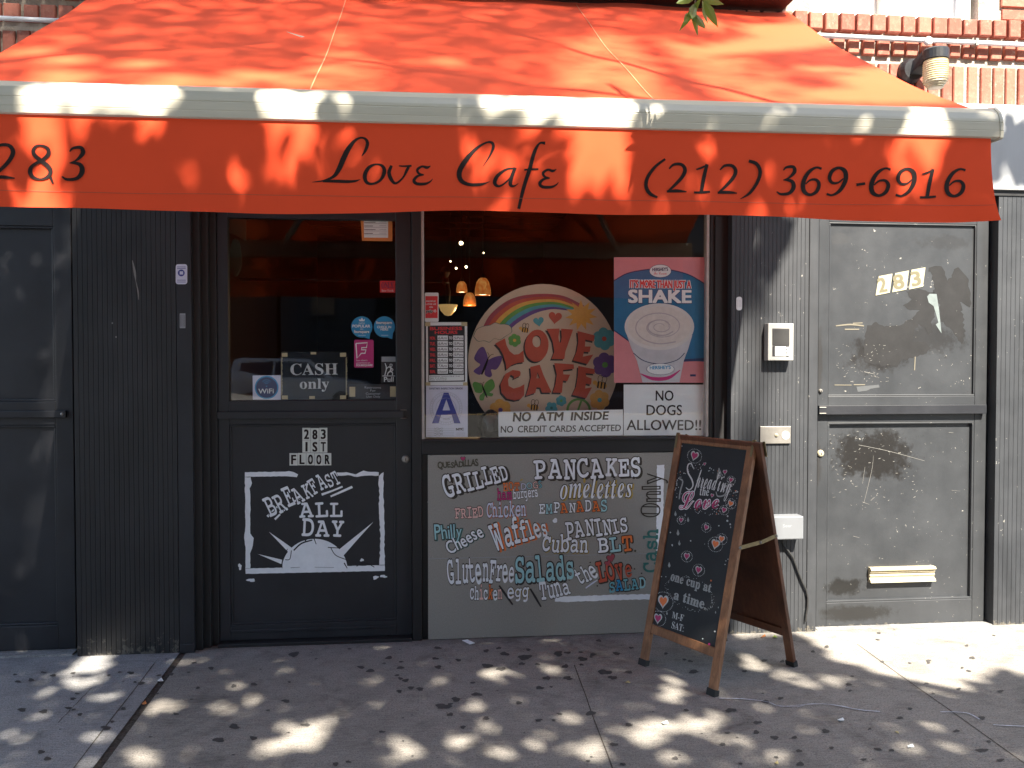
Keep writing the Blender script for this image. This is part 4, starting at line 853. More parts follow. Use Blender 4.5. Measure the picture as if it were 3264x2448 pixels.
word(mb, Wn, '1625', cH(250,1378), cH(322,1376), 22*kH, M['grey'], d=T1+.0012); word(mb, Wn, 'NYC', cH(392,1492), cH(478,1490), 26*kH, M['ink'], 'bold', off=.03, d=T1+.0008)
for k in range(5): y = 1475+k*19; mb.stroke(Wn, [Wn.h(*cH(x, y))+(.0012,) for x in (75,200,370)], T1, M['grey'], smooth=False); word(mb, Wn, ('City Cafe','May 27','Dec 10','283 Second','Roma')[k], cH(160,y-2), cH((250,240,232,262,215)[k],y-3), 11*kH, M['soft_ink'], shear=.2, d=T1+.0004) if False else None
for k in range(4): mb.stroke(Wn, [Wn.h(*cH(x, 1520+k*11))+(.001,) for x in (395,495)], T1, M['grey'], smooth=False)
for k in range(5):
    y = 1472+k*19; mb.stroke(Wn, [Wn.h(*cH(150+j*14, y-4+rr.uniform(-5,5)))+(.0013,) for j in range(8)], T1+.0006, M['soft_ink'])
mb.build('print', o)
# review sticker on the window edge
o = sheet('sticker', Wn, rrect(Wn,1354,933,1398,1026,4), M['paper'], 'tall red and white sticker reading PEOPLE LOVE US ON yelp', 'sticker')
mb = MB(); mb.poly(Wn, quad(Wn,1356,944,1395,1014), T1, M['scarlet'])
for s, a, b, y in (('PEOPLE',64,168,78),('LOVE US',60,172,110),('ON',98,136,143)): word(mb, Wn, s, cH(a,y), cH(b,y), 17*kH, M['paper'], 'bold', d=T1+.0005)
word(mb, Wn, 'yelp', cH(58,194), cH(138,192), 34*kH, M['paper'], 'bold', off=.06, d=T1+.0005); word(mb, Wn, 'yelp', cH(60,194), cH(136,192), 32*kH, M['ink'], 'bold', d=T1+.0010)
for k in range(5): mb.poly(Wn, ell(Wn, cH(160+11*math.cos(k*1.256), 178+12*math.sin(k*1.256)), 6*kH, 6*kH, 8), T1+.0007+k*1e-5, M['paper'])
mb.build('print', o)
# round painted sign standing behind the glass
RY = .26; Rp = wall(RY); cD = crop(.3255, 1480, 880); kD = .3255
disc = [Rp.h(*cD(770+735*math.cos(-a*.0982), 850+770*math.sin(-a*.0982))) for a in range(64)]
rs = sheet('round_sign', Rp, disc, M['cream'], 'big round cream sign with rainbow and red LOVE CAFE letters standing behind the glass', 'sign', thick=.012)
mb = MB(); c = lambda pts: pxs(Rp, cD, pts); TR = .0128
def spl(pts, n=6):
    out = []
    for i in range(len(pts)-1):
        a, b, cc, e = [Vector((*pts[max(0,min(len(pts)-1,i+k))], 0)) for k in (-1,0,1,2)]
        for k in range(n): t = k/n; q = .5*((2*b)+(cc-a)*t+(2*a-5*b+4*cc-e)*t*t+(3*b-a-3*cc+e)*t**3); out.append((q.x, q.y))
    return out + [pts[-1]]
outer = spl([(185,490),(255,375),(400,255),(560,195),(780,175),(980,200),(1175,295)]); inner = spl([(455,515),(520,460),(610,405),(700,362),(790,336),(880,325),(1020,340)])
for k, mm in enumerate(('mauve','redpaint','yellow','green','tpaint','purple')):
    lo = [((1-k/6)*a[0]+k/6*b[0], (1-k/6)*a[1]+k/6*b[1]) for a, b in zip(outer, inner)]; hi = [((1-(k+1)/6)*a[0]+(k+1)/6*b[0], (1-(k+1)/6)*a[1]+(k+1)/6*b[1]) for a, b in zip(outer, inner)]
    mb.poly(Rp, c(lo+hi[::-1]), TR, M[mm])
mb.poly(Rp, c([(1140+(158 if k % 2 == 0 else 88)*math.cos(k*math.pi/11+.12), 385+(150 if k % 2 == 0 else 84)*math.sin(k*math.pi/11+.12)) for k in range(22)]), TR+.0006, M['yellow'])
cl = [(85,590),(120,520),(190,490),(250,480),(300,455),(350,470),(400,470),(450,490),(465,545),(420,580),(390,600),(350,625),(290,615),(245,650),(190,635),(130,640)]
mb.poly(Rp, c(spl(cl+[cl[0]],4)[:-1]), TR+.0004, M['tealdark']); mb.poly(Rp, c([(280+(x-280)*.97, 560+(y-560)*.95) for x, y in spl(cl+[cl[0]],4)[:-1]]), TR+.0008, M['cream'])
heart(mb, Rp, cD(725,450), 52*kD, TR+.0003, M['tpaint'], .15); heart(mb, Rp, cD(885,412), 66*kD, TR+.0003, M['redpaint'], -.12)
def flower(x, y, r, n, m, mc, rc):
    for k in range(n): a = 2*math.pi*k/n+.4; mb.poly(Rp, ell(Rp, cD(x+r*.58*math.cos(a), y+r*.58*math.sin(a)), r*.46*kD, r*.46*kD, 18), TR+.0003+k*2e-5, M[m])
    mb.poly(Rp, ell(Rp, cD(x,y), rc*1.9*kD, rc*1.9*kD, 18), TR+.0006, M[m]); mb.poly(Rp, ell(Rp, cD(x,y), rc*kD, rc*kD, 18), TR+.0009, M[mc])
flower(1365,615,108,6,'tpaint','redpaint',23); flower(1372,870,118,6,'purple','green',28); flower(1320,1213,96,6,'yellow','tpaint',22); flower(490,630,62,6,'green','yellow',16); flower(945,1220,52,6,'tpaint','green',13); flower(352,1310,105,6,'yellow','purple',22); flower(850,1290,60,5,'tpaint','tealdark',14)
def butterfly(m, wings, body, ant):
    for i, wgs in enumerate(wings): mb.poly(Rp, c(spl(wgs+[wgs[0]],4)[:-1]), TR+.0003+i*3e-5, M[m])
    mb.stroke(Rp, [Rp.h(*cD(x,y))+(w*.0005,) for x,y,w in body], TR+.0008, M['ink'])
    for a in ant: mb.stroke(Rp, [Rp.h(*cD(x,y))+(.0025,) for x,y in a], TR+.0006, M['ink'])
butterfly('purple', [[(235,820),(215,750),(185,695),(140,715),(95,800),(120,840),(155,870),(95,920),(100,945),(165,960)],[(235,820),(300,790),(365,785),(355,850),(310,915),(260,915),(270,970),(240,990),(195,950)]], [(230,810,14),(200,890,26),(168,965,14)], [[(230,810),(240,775),(225,748)],[(232,810),(255,775),(285,765)]])
butterfly('green', [[(185,1090),(150,1050),(100,1035),(80,1060),(95,1110),(115,1140),(170,1140)],[(185,1090),(210,1040),(270,1008),(298,1070),(280,1110),(245,1140),(280,1150),(265,1178),(205,1170),(185,1215),(150,1210),(150,1170),(180,1140)]], [(178,1085,12),(200,1140,20),(222,1190,10)], [[(178,1085),(168,1055),(150,1045)],[(182,1085),(180,1050),(194,1035)]])
def bee(x, y, s, ang):
    ca, sa = math.cos(ang), math.sin(ang); q = lambda a, b: cD(x+(a*ca-b*sa)*s, y+(a*sa+b*ca)*s)
    mb.poly(Rp, [Rp.h(*q(42*math.cos(t*.3491), 25*math.sin(t*.3491))) for t in range(18)][::-1], TR+.0004, M['yellow'])
    mb.poly(Rp, [Rp.h(*q(-48+16*math.cos(t*.5236), -12+16*math.sin(t*.5236))) for t in range(12)][::-1], TR+.0007, M['yellow'])
    for a in (-22, 2, 26): mb.poly(Rp, [Rp.h(*q(*p)) for p in ((a-6,-24),(a+6,-24),(a+6,24),(a-6,24))][::-1], TR+.0006, M['ink'])
    for a in (-14, 18): mb.stroke(Rp, [Rp.h(*q(a+16*math.cos(t*.5236), -46+24*math.sin(t*.5236)))+(.0025,) for t in range(12)], TR+.0008, M['ink'], closed=True)
bee(590,530,.95,.15); bee(1335,1068,1.35,.15); bee(680,1285,1.1,.1)
mb.stroke(Rp, [Rp.h(*cD(1115+108*math.cos(t*.2618), 1310+105*math.sin(t*.2618)))+(.013,) for t in range(24)], TR+.0003, M['green'], closed=True)
mb.stroke(Rp, [Rp.h(*cD(x,y))+(.011,) for x,y in ((1145,1210),(1110,1310),(1080,1400))], TR+.0004, M['green'])
LTS = [([(300,662),(395,610),(412,680),(440,735),(485,770),(530,765),(576,728),(582,842),(520,850),(460,872),(410,915),(402,850),(380,775),(345,710)],[]),
 ([(705+116*math.cos(-k*.2244)+8*math.sin(k*.2244), 682+157*math.sin(-k*.2244)) for k in range(28)],[[(706+42*math.cos(-k*.3142), 640+58*math.sin(-k*.3142)) for k in range(20)]]),
 ([(800,518),(928,515),(918,600),(924,645),(940,655),(950,600),(944,516),(1060,525),(1020,640),(985,740),(975,812),(850,812),(878,740),(862,640),(832,570)],[]),
 ([(1104,540),(1272,582),(1262,640),(1180,622),(1176,690),(1232,690),(1222,745),(1166,742),(1155,790),(1258,768),(1200,862),(1060,825),(1095,740),(1112,640)],[]),
 ([(538,928),(470,920),(400,958),(352,1060),(362,1140),(415,1200),(490,1216),(545,1205),(582,1165),(585,1058),(540,1085),(480,1100),(432,1075),(425,1015),(452,965),(485,985),(480,1005),(545,975),(550,945)],[]),
 ([(642,890),(735,868),(772,970),(852,1140),(758,1140),(742,1092),(704,1088),(692,1142),(600,1172),(628,1080),(650,985)],[[(714,940),(736,1000),(702,1000)]]),
 ([(876,852),(1066,865),(1070,908),(962,920),(966,962),(1032,965),(1002,1030),(962,1022),(952,1142),(862,1140),(888,1060),(902,960)],[]),
 ([(1112,880),(1272,912),(1270,958),(1182,950),(1192,985),(1242,1002),(1236,1062),(1186,1052),(1178,1100),(1245,1088),(1188,1195),(1052,1162),(1090,1080),(1106,980)],[])]
for i, (lp_, hs) in enumerate(LTS):
    mb.poly(Rp, c([(x-14, y+16) for x, y in lp_]), TR+.0010+i*4e-5, M['navy'] if 0 else M['soft_ink'], holes=[c([(x-6,y+8) for x,y in h]) for h in hs])
    mb.poly(Rp, c(lp_), TR+.0015+i*4e-5, M['redpaint'], holes=[c(h) for h in hs])
mb.build('painted_picture', rs)
mb = MB(); zt_ = min(p[1] for p in disc)
# stool that carries the sign, behind the sill
st = thing('display_stand', (Rp.p(*Rp.h(*cD(770,1500))).x, .36, 0), 'dark stand behind the window sill that carries the round sign', 'stand')
mb.box(st.location.x-.22, st.location.x+.22, .2, .5, zt_-.035, zt_-.002, M['room']); mb.build('shelf_top', st, bevel=.004)
for sx in (-.19,.19):
    for y in (.23,.47): mb = MB(); mb.box(st.location.x+sx-.018, st.location.x+sx+.018, y-.018, y+.018, .004, zt_-.036, M['room']); mb.build('leg', st)
# ---- café door cards
def dsheet(name, pts, m, label, cat): return sheet(name, Wd, pts, m, label, cat)
cd_ = lambda pts: pxs(Wd, cE, pts)
o = dsheet('permit_card', cd_([(1205,95),(1447,92),(1447,305),(1218,303)]), M['apricot'], 'orange card framing a white permit, top right of the café door glass', 'card')
mb = MB(); mb.poly(Wd, cd_([(1230,125),(1415,128),(1415,280),(1234,278)]), T1, M['paper'])
for k in range(5):
    y = 135+k*28; mb.stroke(Wd, [Wd.h(*cE(x,y))+(.003,) for x in (1235,1300+k%2*20)], T1+.0005, M['soft_ink'], smooth=False); mb.stroke(Wd, [Wd.h(*cE(x,y+10))+(.0018,) for x in (1238,1405)], T1+.0004, M['grey'], smooth=False)
    mb.stroke(Wd, [Wd.h(*cE(x,y-2))+(.002,) for x in (1350,1400)], T1+.0006, M['grey'], smooth=False)
mb.build('print', o)
o = dsheet('sticker', cd_([(1353,605),(1468,605),(1468,695),(1353,693)]), M['scarlet'], 'small red sticker reading ONLY New York, right edge of the café door glass', 'sticker')
mb = MB(); word(mb, Wd, 'ONLY.', cE(1366,660), cE(1460,660), 44*kE, M['navy'], 'serif', d=T1); word(mb, Wd, 'New York', cE(1366,686), cE(1456,686), 14*kE, M['paper'], 'mono', d=T1); mb.build('print', o)
def bubble(cx, cy, label, lines):
    pts = [(cx+80*math.cos(R_(a)), cy+80*math.sin(R_(a))) for a in range(-240, 42, 12)] + [(cx+58,cy+92)] + [(cx+20,cy+78)] + [(cx+80*math.cos(R_(a)), cy+80*math.sin(R_(a))) for a in (85,100,112)]
    o = dsheet('sticker', cd_(pts), M['sky'], label, 'sticker'); mb = MB()
    for s, a, b, y, h, st_, m in lines: word(mb, Wd, s, cE(a,y), cE(b,y), h*kE, M[m], st_, d=T1+(.0005 if m != 'navy' else 0), off=.05 if m == 'navy' else 0)
    return o, mb
o, mb = bubble(1216, 953, 'round blue speech bubble sticker with a crown reading POPULAR', [("WE'RE",1192,1240,932,12,'plain','paper'),('POPULAR',1145,1280,957,22,'bold','paper'),('ON',1205,1226,975,12,'plain','paper'),('foursquare',1157,1274,998,24,'bold','navy'),('foursquare',1158,1273,998,22,'bold','paper')])
mb.poly(Wd, cd_([(1198,910),(1236,910),(1240,892),(1228,900),(1217,882),(1206,900),(1194,892)]), T1, M['paper']); mb.stroke(Wd, [Wd.h(*cE(x,1016))+(.0016,) for x in (1190,1246)], T1, M['paper'], smooth=False); mb.build('print', o)
o, mb = bubble(1387, 953, 'round blue speech bubble sticker reading CHECK IN HERE, nearest the door stile', [('foursquare',1324,1446,930,24,'bold','navy'),('foursquare',1325,1445,930,22,'bold','paper'),('CHECK IN',1332,1438,962,18,'bold','paper'),('HERE',1358,1416,980,18,'bold','paper')])
mb.stroke(Wd, [Wd.h(*cE(x,1016))+(.0016,) for x in (1362,1416)], T1, M['paper'], smooth=False); mb.build('print', o)
o = dsheet('sticker', rrect(Wd,1129,1083,1191,1172,5), M['hotpink'], 'pink rounded sticker with a white outlined F shape below the blue bubbles', 'sticker')
mb = MB(); mb.stroke(Wd, [Wd.h(*cE(x,y))+(.006,) for x,y in ((1172,1078),(1258,1072),(1252,1108),(1215,1110),(1213,1125),(1248,1126),(1240,1152),(1212,1152),(1180,1190),(1172,1078))], T1, M['paper'], smooth=False)
word(mb, Wd, "See what's", cE(1175,1212), cE(1258,1210), 12*kE, M['paper'], d=T1); word(mb, Wd, 'good here on', cE(1175,1230), cE(1280,1229), 12*kE, M['paper'], d=T1); word(mb, Wd, 'FOURSQUARE', cE(1175,1250), cE(1298,1248), 15*kE, M['paper'], 'bold', d=T1); mb.build('print', o)
o = dsheet('sticker', rrect(Wd,1215,1135,1263,1220,3), M['soft_ink'], 'black Pull sticker with a white figure hauling a door', 'sticker')
mb = MB(); mb.poly(Wd, cd_([(1366,1178),(1472,1178),(1472,1216),(1366,1216)]), T1, M['grey'])
for pts in ([(1392,1228,5),(1402,1265,6),(1390,1318,5)],[(1372,1323,4),(1468,1323,4)],[(1402,1272,5),(1418,1255,6),(1436,1262,9),(1432,1285,9),(1415,1300,6),(1410,1318,5)],[(1436,1262,6),(1452,1275,5),(1440,1290,5)],[(1430,1288,7),(1448,1298,6),(1446,1318,5)]): mb.stroke(Wd, [Wd.h(*cE(x,y))+(w*.00085,) for x,y,w in pts], T1+.0004, M['paper'])
mb.stroke(Wd, [Wd.h(*cE(1437+9*math.cos(t*.7), 1242+9*math.sin(t*.7)))+(.003,) for t in range(9)], T1+.0006, M['paper'], closed=True)
word(mb, Wd, 'Pull', cE(1384,1367), cE(1456,1367), 36*kE, M['paper'], off=.012, d=T1); mb.build('print', o)
o = dsheet('plate_sign', cd_([(1115,1385),(1477,1383),(1477,1502),(1113,1503)]), M['soft_ink'], 'black plate reading Restrooms For Customer Use Only, taped low on the door glass', 'sign')
mb = MB()
for k, (s, a, b) in enumerate((('Restrooms',1238,1362),('For',1280,1322),('Customer',1246,1358),('Use Only',1250,1356))): word(mb, Wd, s, cE(a,1418+k*23), cE(b,1418+k*23), 16*kE, M['grey'], off=.014, d=T1)
for x0_, y0_, x1_, y1_ in ((1123,1405,1167,1480),(1430,1402,1474,1480)): mb.poly(Wd, cd_([(x0_,y0_),(x1_,y0_),(x1_,y1_),(x0_,y1_)]), T1+.0005, M['tape'])
mb.build('lettering', o)
M['smoked'] = mat('glossy black acrylic', (.012,.011,.011), .08, spec=.35)
o = dsheet('plate_sign', rrect(Wd,895,1121,1108,1274,3), M['smoked'], 'glossy black plate reading CASH only, taped inside the café door', 'sign')
mb = MB(); word(mb, Wd, 'CASH', cE(678,1316), cE(1035,1312), 84*kE, M['chalk'], 'serif', d=T1); word(mb, Wd, 'only', cE(748,1420), cE(970,1418), 76*kE, M['chalk'], 'serif', d=T1)
for x0_, y0_, x1_, y1_ in ((612,1148,655,1178),(830,1142,872,1160),(1052,1148,1098,1178),(612,1470,658,1500),(820,1475,862,1497),(1052,1470,1098,1498)): mb.poly(Wd, cd_([(x0_,y0_),(x1_,y0_),(x1_,y1_),(x0_,y1_)]), T1+.0004, M['tape'])
for k in range(34):
    for xs_ in (612, 1100): mb.poly(Wd, cd_([(xs_-5,1185+k*8.4),(xs_+rr.uniform(2,10),1185+k*8.4),(xs_+rr.uniform(0,8),1190+k*8.4),(xs_-5,1190+k*8.4)]), T1+.0002, M['tape'])
mb.build('lettering', o)
o = dsheet('sticker', cd_([(392,1320),(605,1317),(606,1503),(393,1502)]), M['lilac'], 'white square sticker with a dark blue WiFi disc', 'sticker')
mb = MB(); mb.poly(Wd, ell(Wd, cE(498,1410), 90*kE, 88*kE, 36), T1, M['sky']); mb.poly(Wd, ell(Wd, cE(498,1410), 80*kE, 78*kE, 36), T1+.0004, M['navy'])
for r in (12, 24, 38): mb.stroke(Wd, [Wd.h(*cE(498+r*math.cos(R_(a)), 1390+r*math.sin(R_(a))))+(.0022,) for a in range(-145,-34,15)], T1+.0008, M['sky'])
mb.poly(Wd, ell(Wd, cE(498,1401), 5*kE, 5*kE, 10), T1+.0008, M['sky']); word(mb, Wd, 'WiFi', cE(436,1456), cE(552,1454), 36*kE, M['paper'], off=.014, d=T1+.0008); mb.build('print', o)
# stickers on the posts
PL_ = wall(-.0585)
o = sheet('sticker', PL_, rrect(PL_,560,842,597,906,8), M['lilac'], 'white alarm sticker with a blue square on the black corner strip', 'sticker', thick=.0008)
mb = MB(); mb.poly(PL_, ell(PL_, (578,870), 11, 11, 18), .0012, M['blueA']); mb.poly(PL_, quad(PL_,573,865,584,875), .0016, M['lilac'])
for y in (851, 856, 893, 899): mb.stroke(PL_, [PL_.h(x,y)+(.0028,) for x in (565,592)], .0012, M['blueA'], smooth=False)
mb.build('print', o)
o = sheet('sticker', PL_, quad(PL_,573,999,591,1046), M['grey'], 'narrow grey label with tiny print below the alarm sticker', 'sticker', thick=.0008)
mb = MB()
for k in range(4): mb.stroke(PL_, [PL_.h(576+k*4,y)+(.0015,) for y in (1004,1041)], .0012, M['soft_ink'], smooth=False)
mb.build('print', o)
PR_ = wall(-.0005)
sheet('sticker', PR_, rrect(PR_,2348,946,2364,988,6), M['paper'], 'small worn white sticker on the black post right of the window', 'sticker', thick=.0008) if False else None
PR_ = wall(-.0605)
o = sheet('sticker', PR_, rrect(PR_,2347,946,2365,989,7), M['paper'], 'small worn white sticker on the ribbed post right of the window', 'sticker', thick=.0008)
mb = MB()
for k in range(3): mb.stroke(PR_, [PR_.h(2351+k*5,y)+(.0012,) for y in (955,980)], .0012, M['grey'], smooth=False)
mb.build('print', o)
mb = MB(); PLp = wall(-.0608)
for pts in ([(422,830,3),(430,870,11),(433,895,3)],[(433,895,3),(440,930,6),(442,955,3)]): mb.stroke(PLp, [PLp.h(x,y)+(w*.0016*.62,) for x,y,w in pts], .0003, M['chip'])
for x, y in ((358,1030),(370,1074)): mb.poly(PLp, ell(PLp, (x,y), 2.5, 3, 8), .0003, M['chip'])
mb.build('paint_scrape', bld)
# letter tiles on the café door and on the right door
DP = wall(yd+.014)
def tile(pl, pts, ch, base, cap, m, mi, label, group, th=.003):
    o = sheet('letter_tile', pl, pts, m, label, 'letter tile', thick=th, group=group)
    mb = MB(); word(mb, pl, ch, base[0], base[1], cap, mi, 'bold', d=th+.0006); mb.build('lettering', o)
M['tile'] = mat('white plastic tile', (.62,.64,.58), .5, var=.08, scale=15)
for row, xs_, y0_ in (('283',655,170),('1ST',655,251),('FLOOR',572,332)):
    for i, ch in enumerate(row):
        w = 54.2; x = xs_+i*w+1; dx = (y0_-170)*0
        wd = .28 if ch in '1' else .62
        same = {'FLOOR2':'first', 'FLOOR3':'second'}.get(row+str(i), '')
        lab = f'white tile with black {"digit" if ch.isdigit() else "letter"} {ch}, ' + {'283':'top row of tiles on the café door', '1ST':'middle row of tiles on the café door', 'FLOOR':(same+' O of FLOOR on the café door') if same else 'bottom row of tiles on the café door'}[row]
        j = rng.uniform(-1.2, 1.2)
        tile(DP, pxs(DP, G_, [(x,y0_+79+j),(x+w-2,y0_+79+j),(x+w-2,y0_+j),(x,y0_+j)]), ch, (G_(x+w/2-w*wd/2,y0_+70+j), G_(x+w/2+w*wd/2-1,y0_+70+j)), 62*.494, M['tile'], M['ink'], lab, 'address letter tiles on the café door')
M['fadedigit'] = mat('faded tan digit', (.14,.125,.075), .6); M['goldtile'] = mat('cream reflective tile', (.40,.38,.27), .45, var=.05, scale=15)
for ch, pts, a, b in (('2',[(1148,552),(1248,533),(1228,672),(1125,693)],(1150,672),(1212,660)),('8',[(1268,530),(1368,510),(1350,650),(1246,670)],(1260,650),(1340,634)),('3',[(1388,505),(1489,487),(1470,628),(1368,649)],(1392,626),(1462,612))):
    tile(UP, pxs(UP, U4, pts), ch, (U4(*a), U4(*b)), 108*.4358, M['goldtile'], M['fadedigit'], f'slanted cream tile with faded digit {ch} on the scuffed right door', 'slanted number tiles on the right door')

# ---------------------------------------------------------------- wall fittings
FP = -.06; M['offwhite'] = mat('off white plastic', (.36,.36,.345), .4)
a, b = P(2448,1149,FP-.055), P(2530,1031,FP-.055)
it = thing('intercom', ((a.x+b.x)/2, FP, a.z), 'white door intercom with speaker slots and three buttons on the ribbed post', 'intercom')
mb = MB(); mb.box(a.x, b.x, FP-.055, FP, a.z, b.z, M['offwhite']); mb.build('housing', it, bevel=.003); M['slat'] = mat('grey grille slat', (.06,.06,.058), .5)
IP = wall(FP-.055)
mb = MB(); mb.slab(IP, pxs(IP,U4,[(371,1060),(496,1060),(496,934),(371,934)]), 0, .002, M['soft_ink'])
for k in range(15): mb.slab(IP, pxs(IP,U4,[(374,946+k*8),(493,946+k*8),(493,942+k*8),(374,942+k*8)]), .002, .0035, M['slat'])
mb.build('speaker_grille', it)
mb = MB(); mb.slab(IP, pxs(IP,U4,[(371,1137),(494,1137),(494,1064),(371,1064)]), 0, .0015, M['soft_ink']); mb.slab(IP, pxs(IP,U4,[(390,1135),(470,1135),(470,1066),(390,1066)]), .0015, .003, M['paper'])
for y in (1090,1113): mb.slab(IP, pxs(IP,U4,[(390,y+1.5),(470,y+1.5),(470,y-1.5),(390,y-1.5)]), .003, .0035, M['grey'])
mb.build('name_card', it)
for y in (1078,1101,1124): mb = MB(); mb.slab(IP, pxs(IP,U4,[(474,y+8),(492,y+8),(492,y-8),(474,y-8)]), .0015, .006, M['paper']); mb.build('button', it)
a, b = P(2425,1415,FP-.02), P(2523,1359,FP-.02)
kp = thing('key_switch', ((a.x+b.x)/2, FP, a.z), 'pale metal plate with keyhole and white disc on the ribbed post', 'key switch')
mb = MB(); mb.box(a.x, b.x, FP-.012, FP, a.z, b.z, M['steel']); mb.build('plate', kp, bevel=.002)
KP = wall(FP-.012); q = KP.p(*KP.h(*U5(362,181)))
mb = MB(); mb.lathe((q.x,FP-.012,q.z), [(0,.007),(.006,.007),(.009,.004),(.010,0)], M['brass'], 18, 'y'); mb.box(q.x-.0012,q.x+.0012,FP-.0205,FP-.0185,q.z-.006,q.z+.004,M['black']); mb.build('keyhole', kp)
q = KP.p(*KP.h(*U5(424,181))); mb = MB(); mb.lathe((q.x,FP-.012,q.z), [(0,.002),(.021,.002),(.0215,0)], M['white'], 24, 'y'); mb.build('disc', kp)
a, b = P(2470,1721,FP-.075), P(2562,1645,FP-.075)
eb = thing('junction_box', ((a.x+b.x)/2, FP, a.z), 'pale grey electrical box behind the sandwich board', 'junction box')
mb = MB(); mb.box(a.x-.02, b.x, FP-.075, FP, a.z, b.z, M['box']); mb.build('housing', eb, bevel=.006)
EP = wall(FP-.075); mb = MB(); word(mb, EP, 'Sear', U5(405,790), U5(466,788), 20*.4822, M['grey'], d=.0006); mb.build('lettering', eb)
mb = MB(); mb.tube([P(*U5(x,y),FP-.012) for x,y in ((398,880),(410,912),(440,945),(472,990),(505,1080),(535,1155),(560,1205),(570,1260),(568,1320),(560,1370),(556,1412))], .0055, M['rubber'], 8)
tag(mb.build('cable', loc=P(2570,1980,FP-.012)), 'thin black cable hanging from the grey electrical box', 'cable')
# conduit along the brick, in two visible lengths, with straps
cz = (P(2900,124,-.05).z)
cdt = thing('conduit_pipe', (2.7, -.035, cz), 'white metal conduit running along the brick on the right of the awning', 'conduit')
mb = MB(); mb.tube([(AX1+.08,-.04,cz+.003),(2.5,-.04,cz),(4.4,-.04,cz-.006)], .0125, M['pvc'], 12); mb.build('pipe', cdt, smooth=True)
q = P(2958,133,-.06); mb = MB(); mb.lathe((q.x,-.052,cz-.012), [(0,.022),(.018,.022),(.022,.018),(.022,0)], M['pvc'], 16, 'y'); mb.build('fitting', cdt)
q = P(3110,125,-.04); mb = MB(); mb.box(q.x-.008,q.x+.008,-.056,-.012,cz-.02,cz+.018,M['steel']); mb.build('strap', cdt)
cdl = thing('conduit_pipe', (-2.2, -.035, P(100,60,-.04).z), 'grey metal conduit along the shaded brick left of the awning', 'conduit'); zl = P(100,61,-.04).z
mb = MB(); mb.tube([(-4.5,-.04,zl+.01),(-2.2,-.04,zl),(AX0-.08,-.04,zl-.004)], .0115, M['pvc'], 12); mb.build('pipe', cdl, smooth=True)
mb = MB(); mb.box(-2.05,-2.034,-.055,-.012,zl-.018,zl+.016,M['steel']); mb.build('strap', cdl)
# jelly-jar wall lamp
c3 = crop(.5262, 2100, 0); LY = -.15; q = P(*c3(1678,360), LY)
wl = thing('wall_lamp', (q.x, -.03, q.z), 'black wall lamp with a ribbed cream glass jar, beside the conduit', 'wall lamp')
k = (P(*c3(1745,440),LY)-P(*c3(1612,440),LY)).length/2
def jar():
    pr = [(0,-.150)]; 
    for i in range(27): z = -.150+i*.0056; r = k*(.62+.38*min(1,i/6))*(1-.10*max(0,(i-22)/5)); pr.append((r*(1.05 if i%2 else .95), z))
    return pr
M['jar'] = mat('ribbed cream glass', (.72,.62,.42), .25, var=.1, scale=30, spec=.7)
mb = MB(); mb.lathe((q.x,LY,q.z), jar(), M['jar'], 24); mb.build('glass_jar', wl)
mb = MB(); mb.lathe((q.x,LY,q.z), [(0,-.004),(k*1.05,-.004),(k*1.06,.045),(k*.95,.052),(0,.053)], M['dark'], 24); mb.bar((q.x-.05,-.03,q.z-.03),(q.x-.004,LY+.02,q.z+.035),.075,.06,M['dark'],side=(1,0,0)); mb.build('cap', wl)
mb = MB(); mb.lathe((q.x-.06,.0,q.z-.02), [(0,.055),(.055,.055),(.065,.03),(.068,-.0)], M['dark'], 24, 'y'); mb.build('wall_plate', wl)

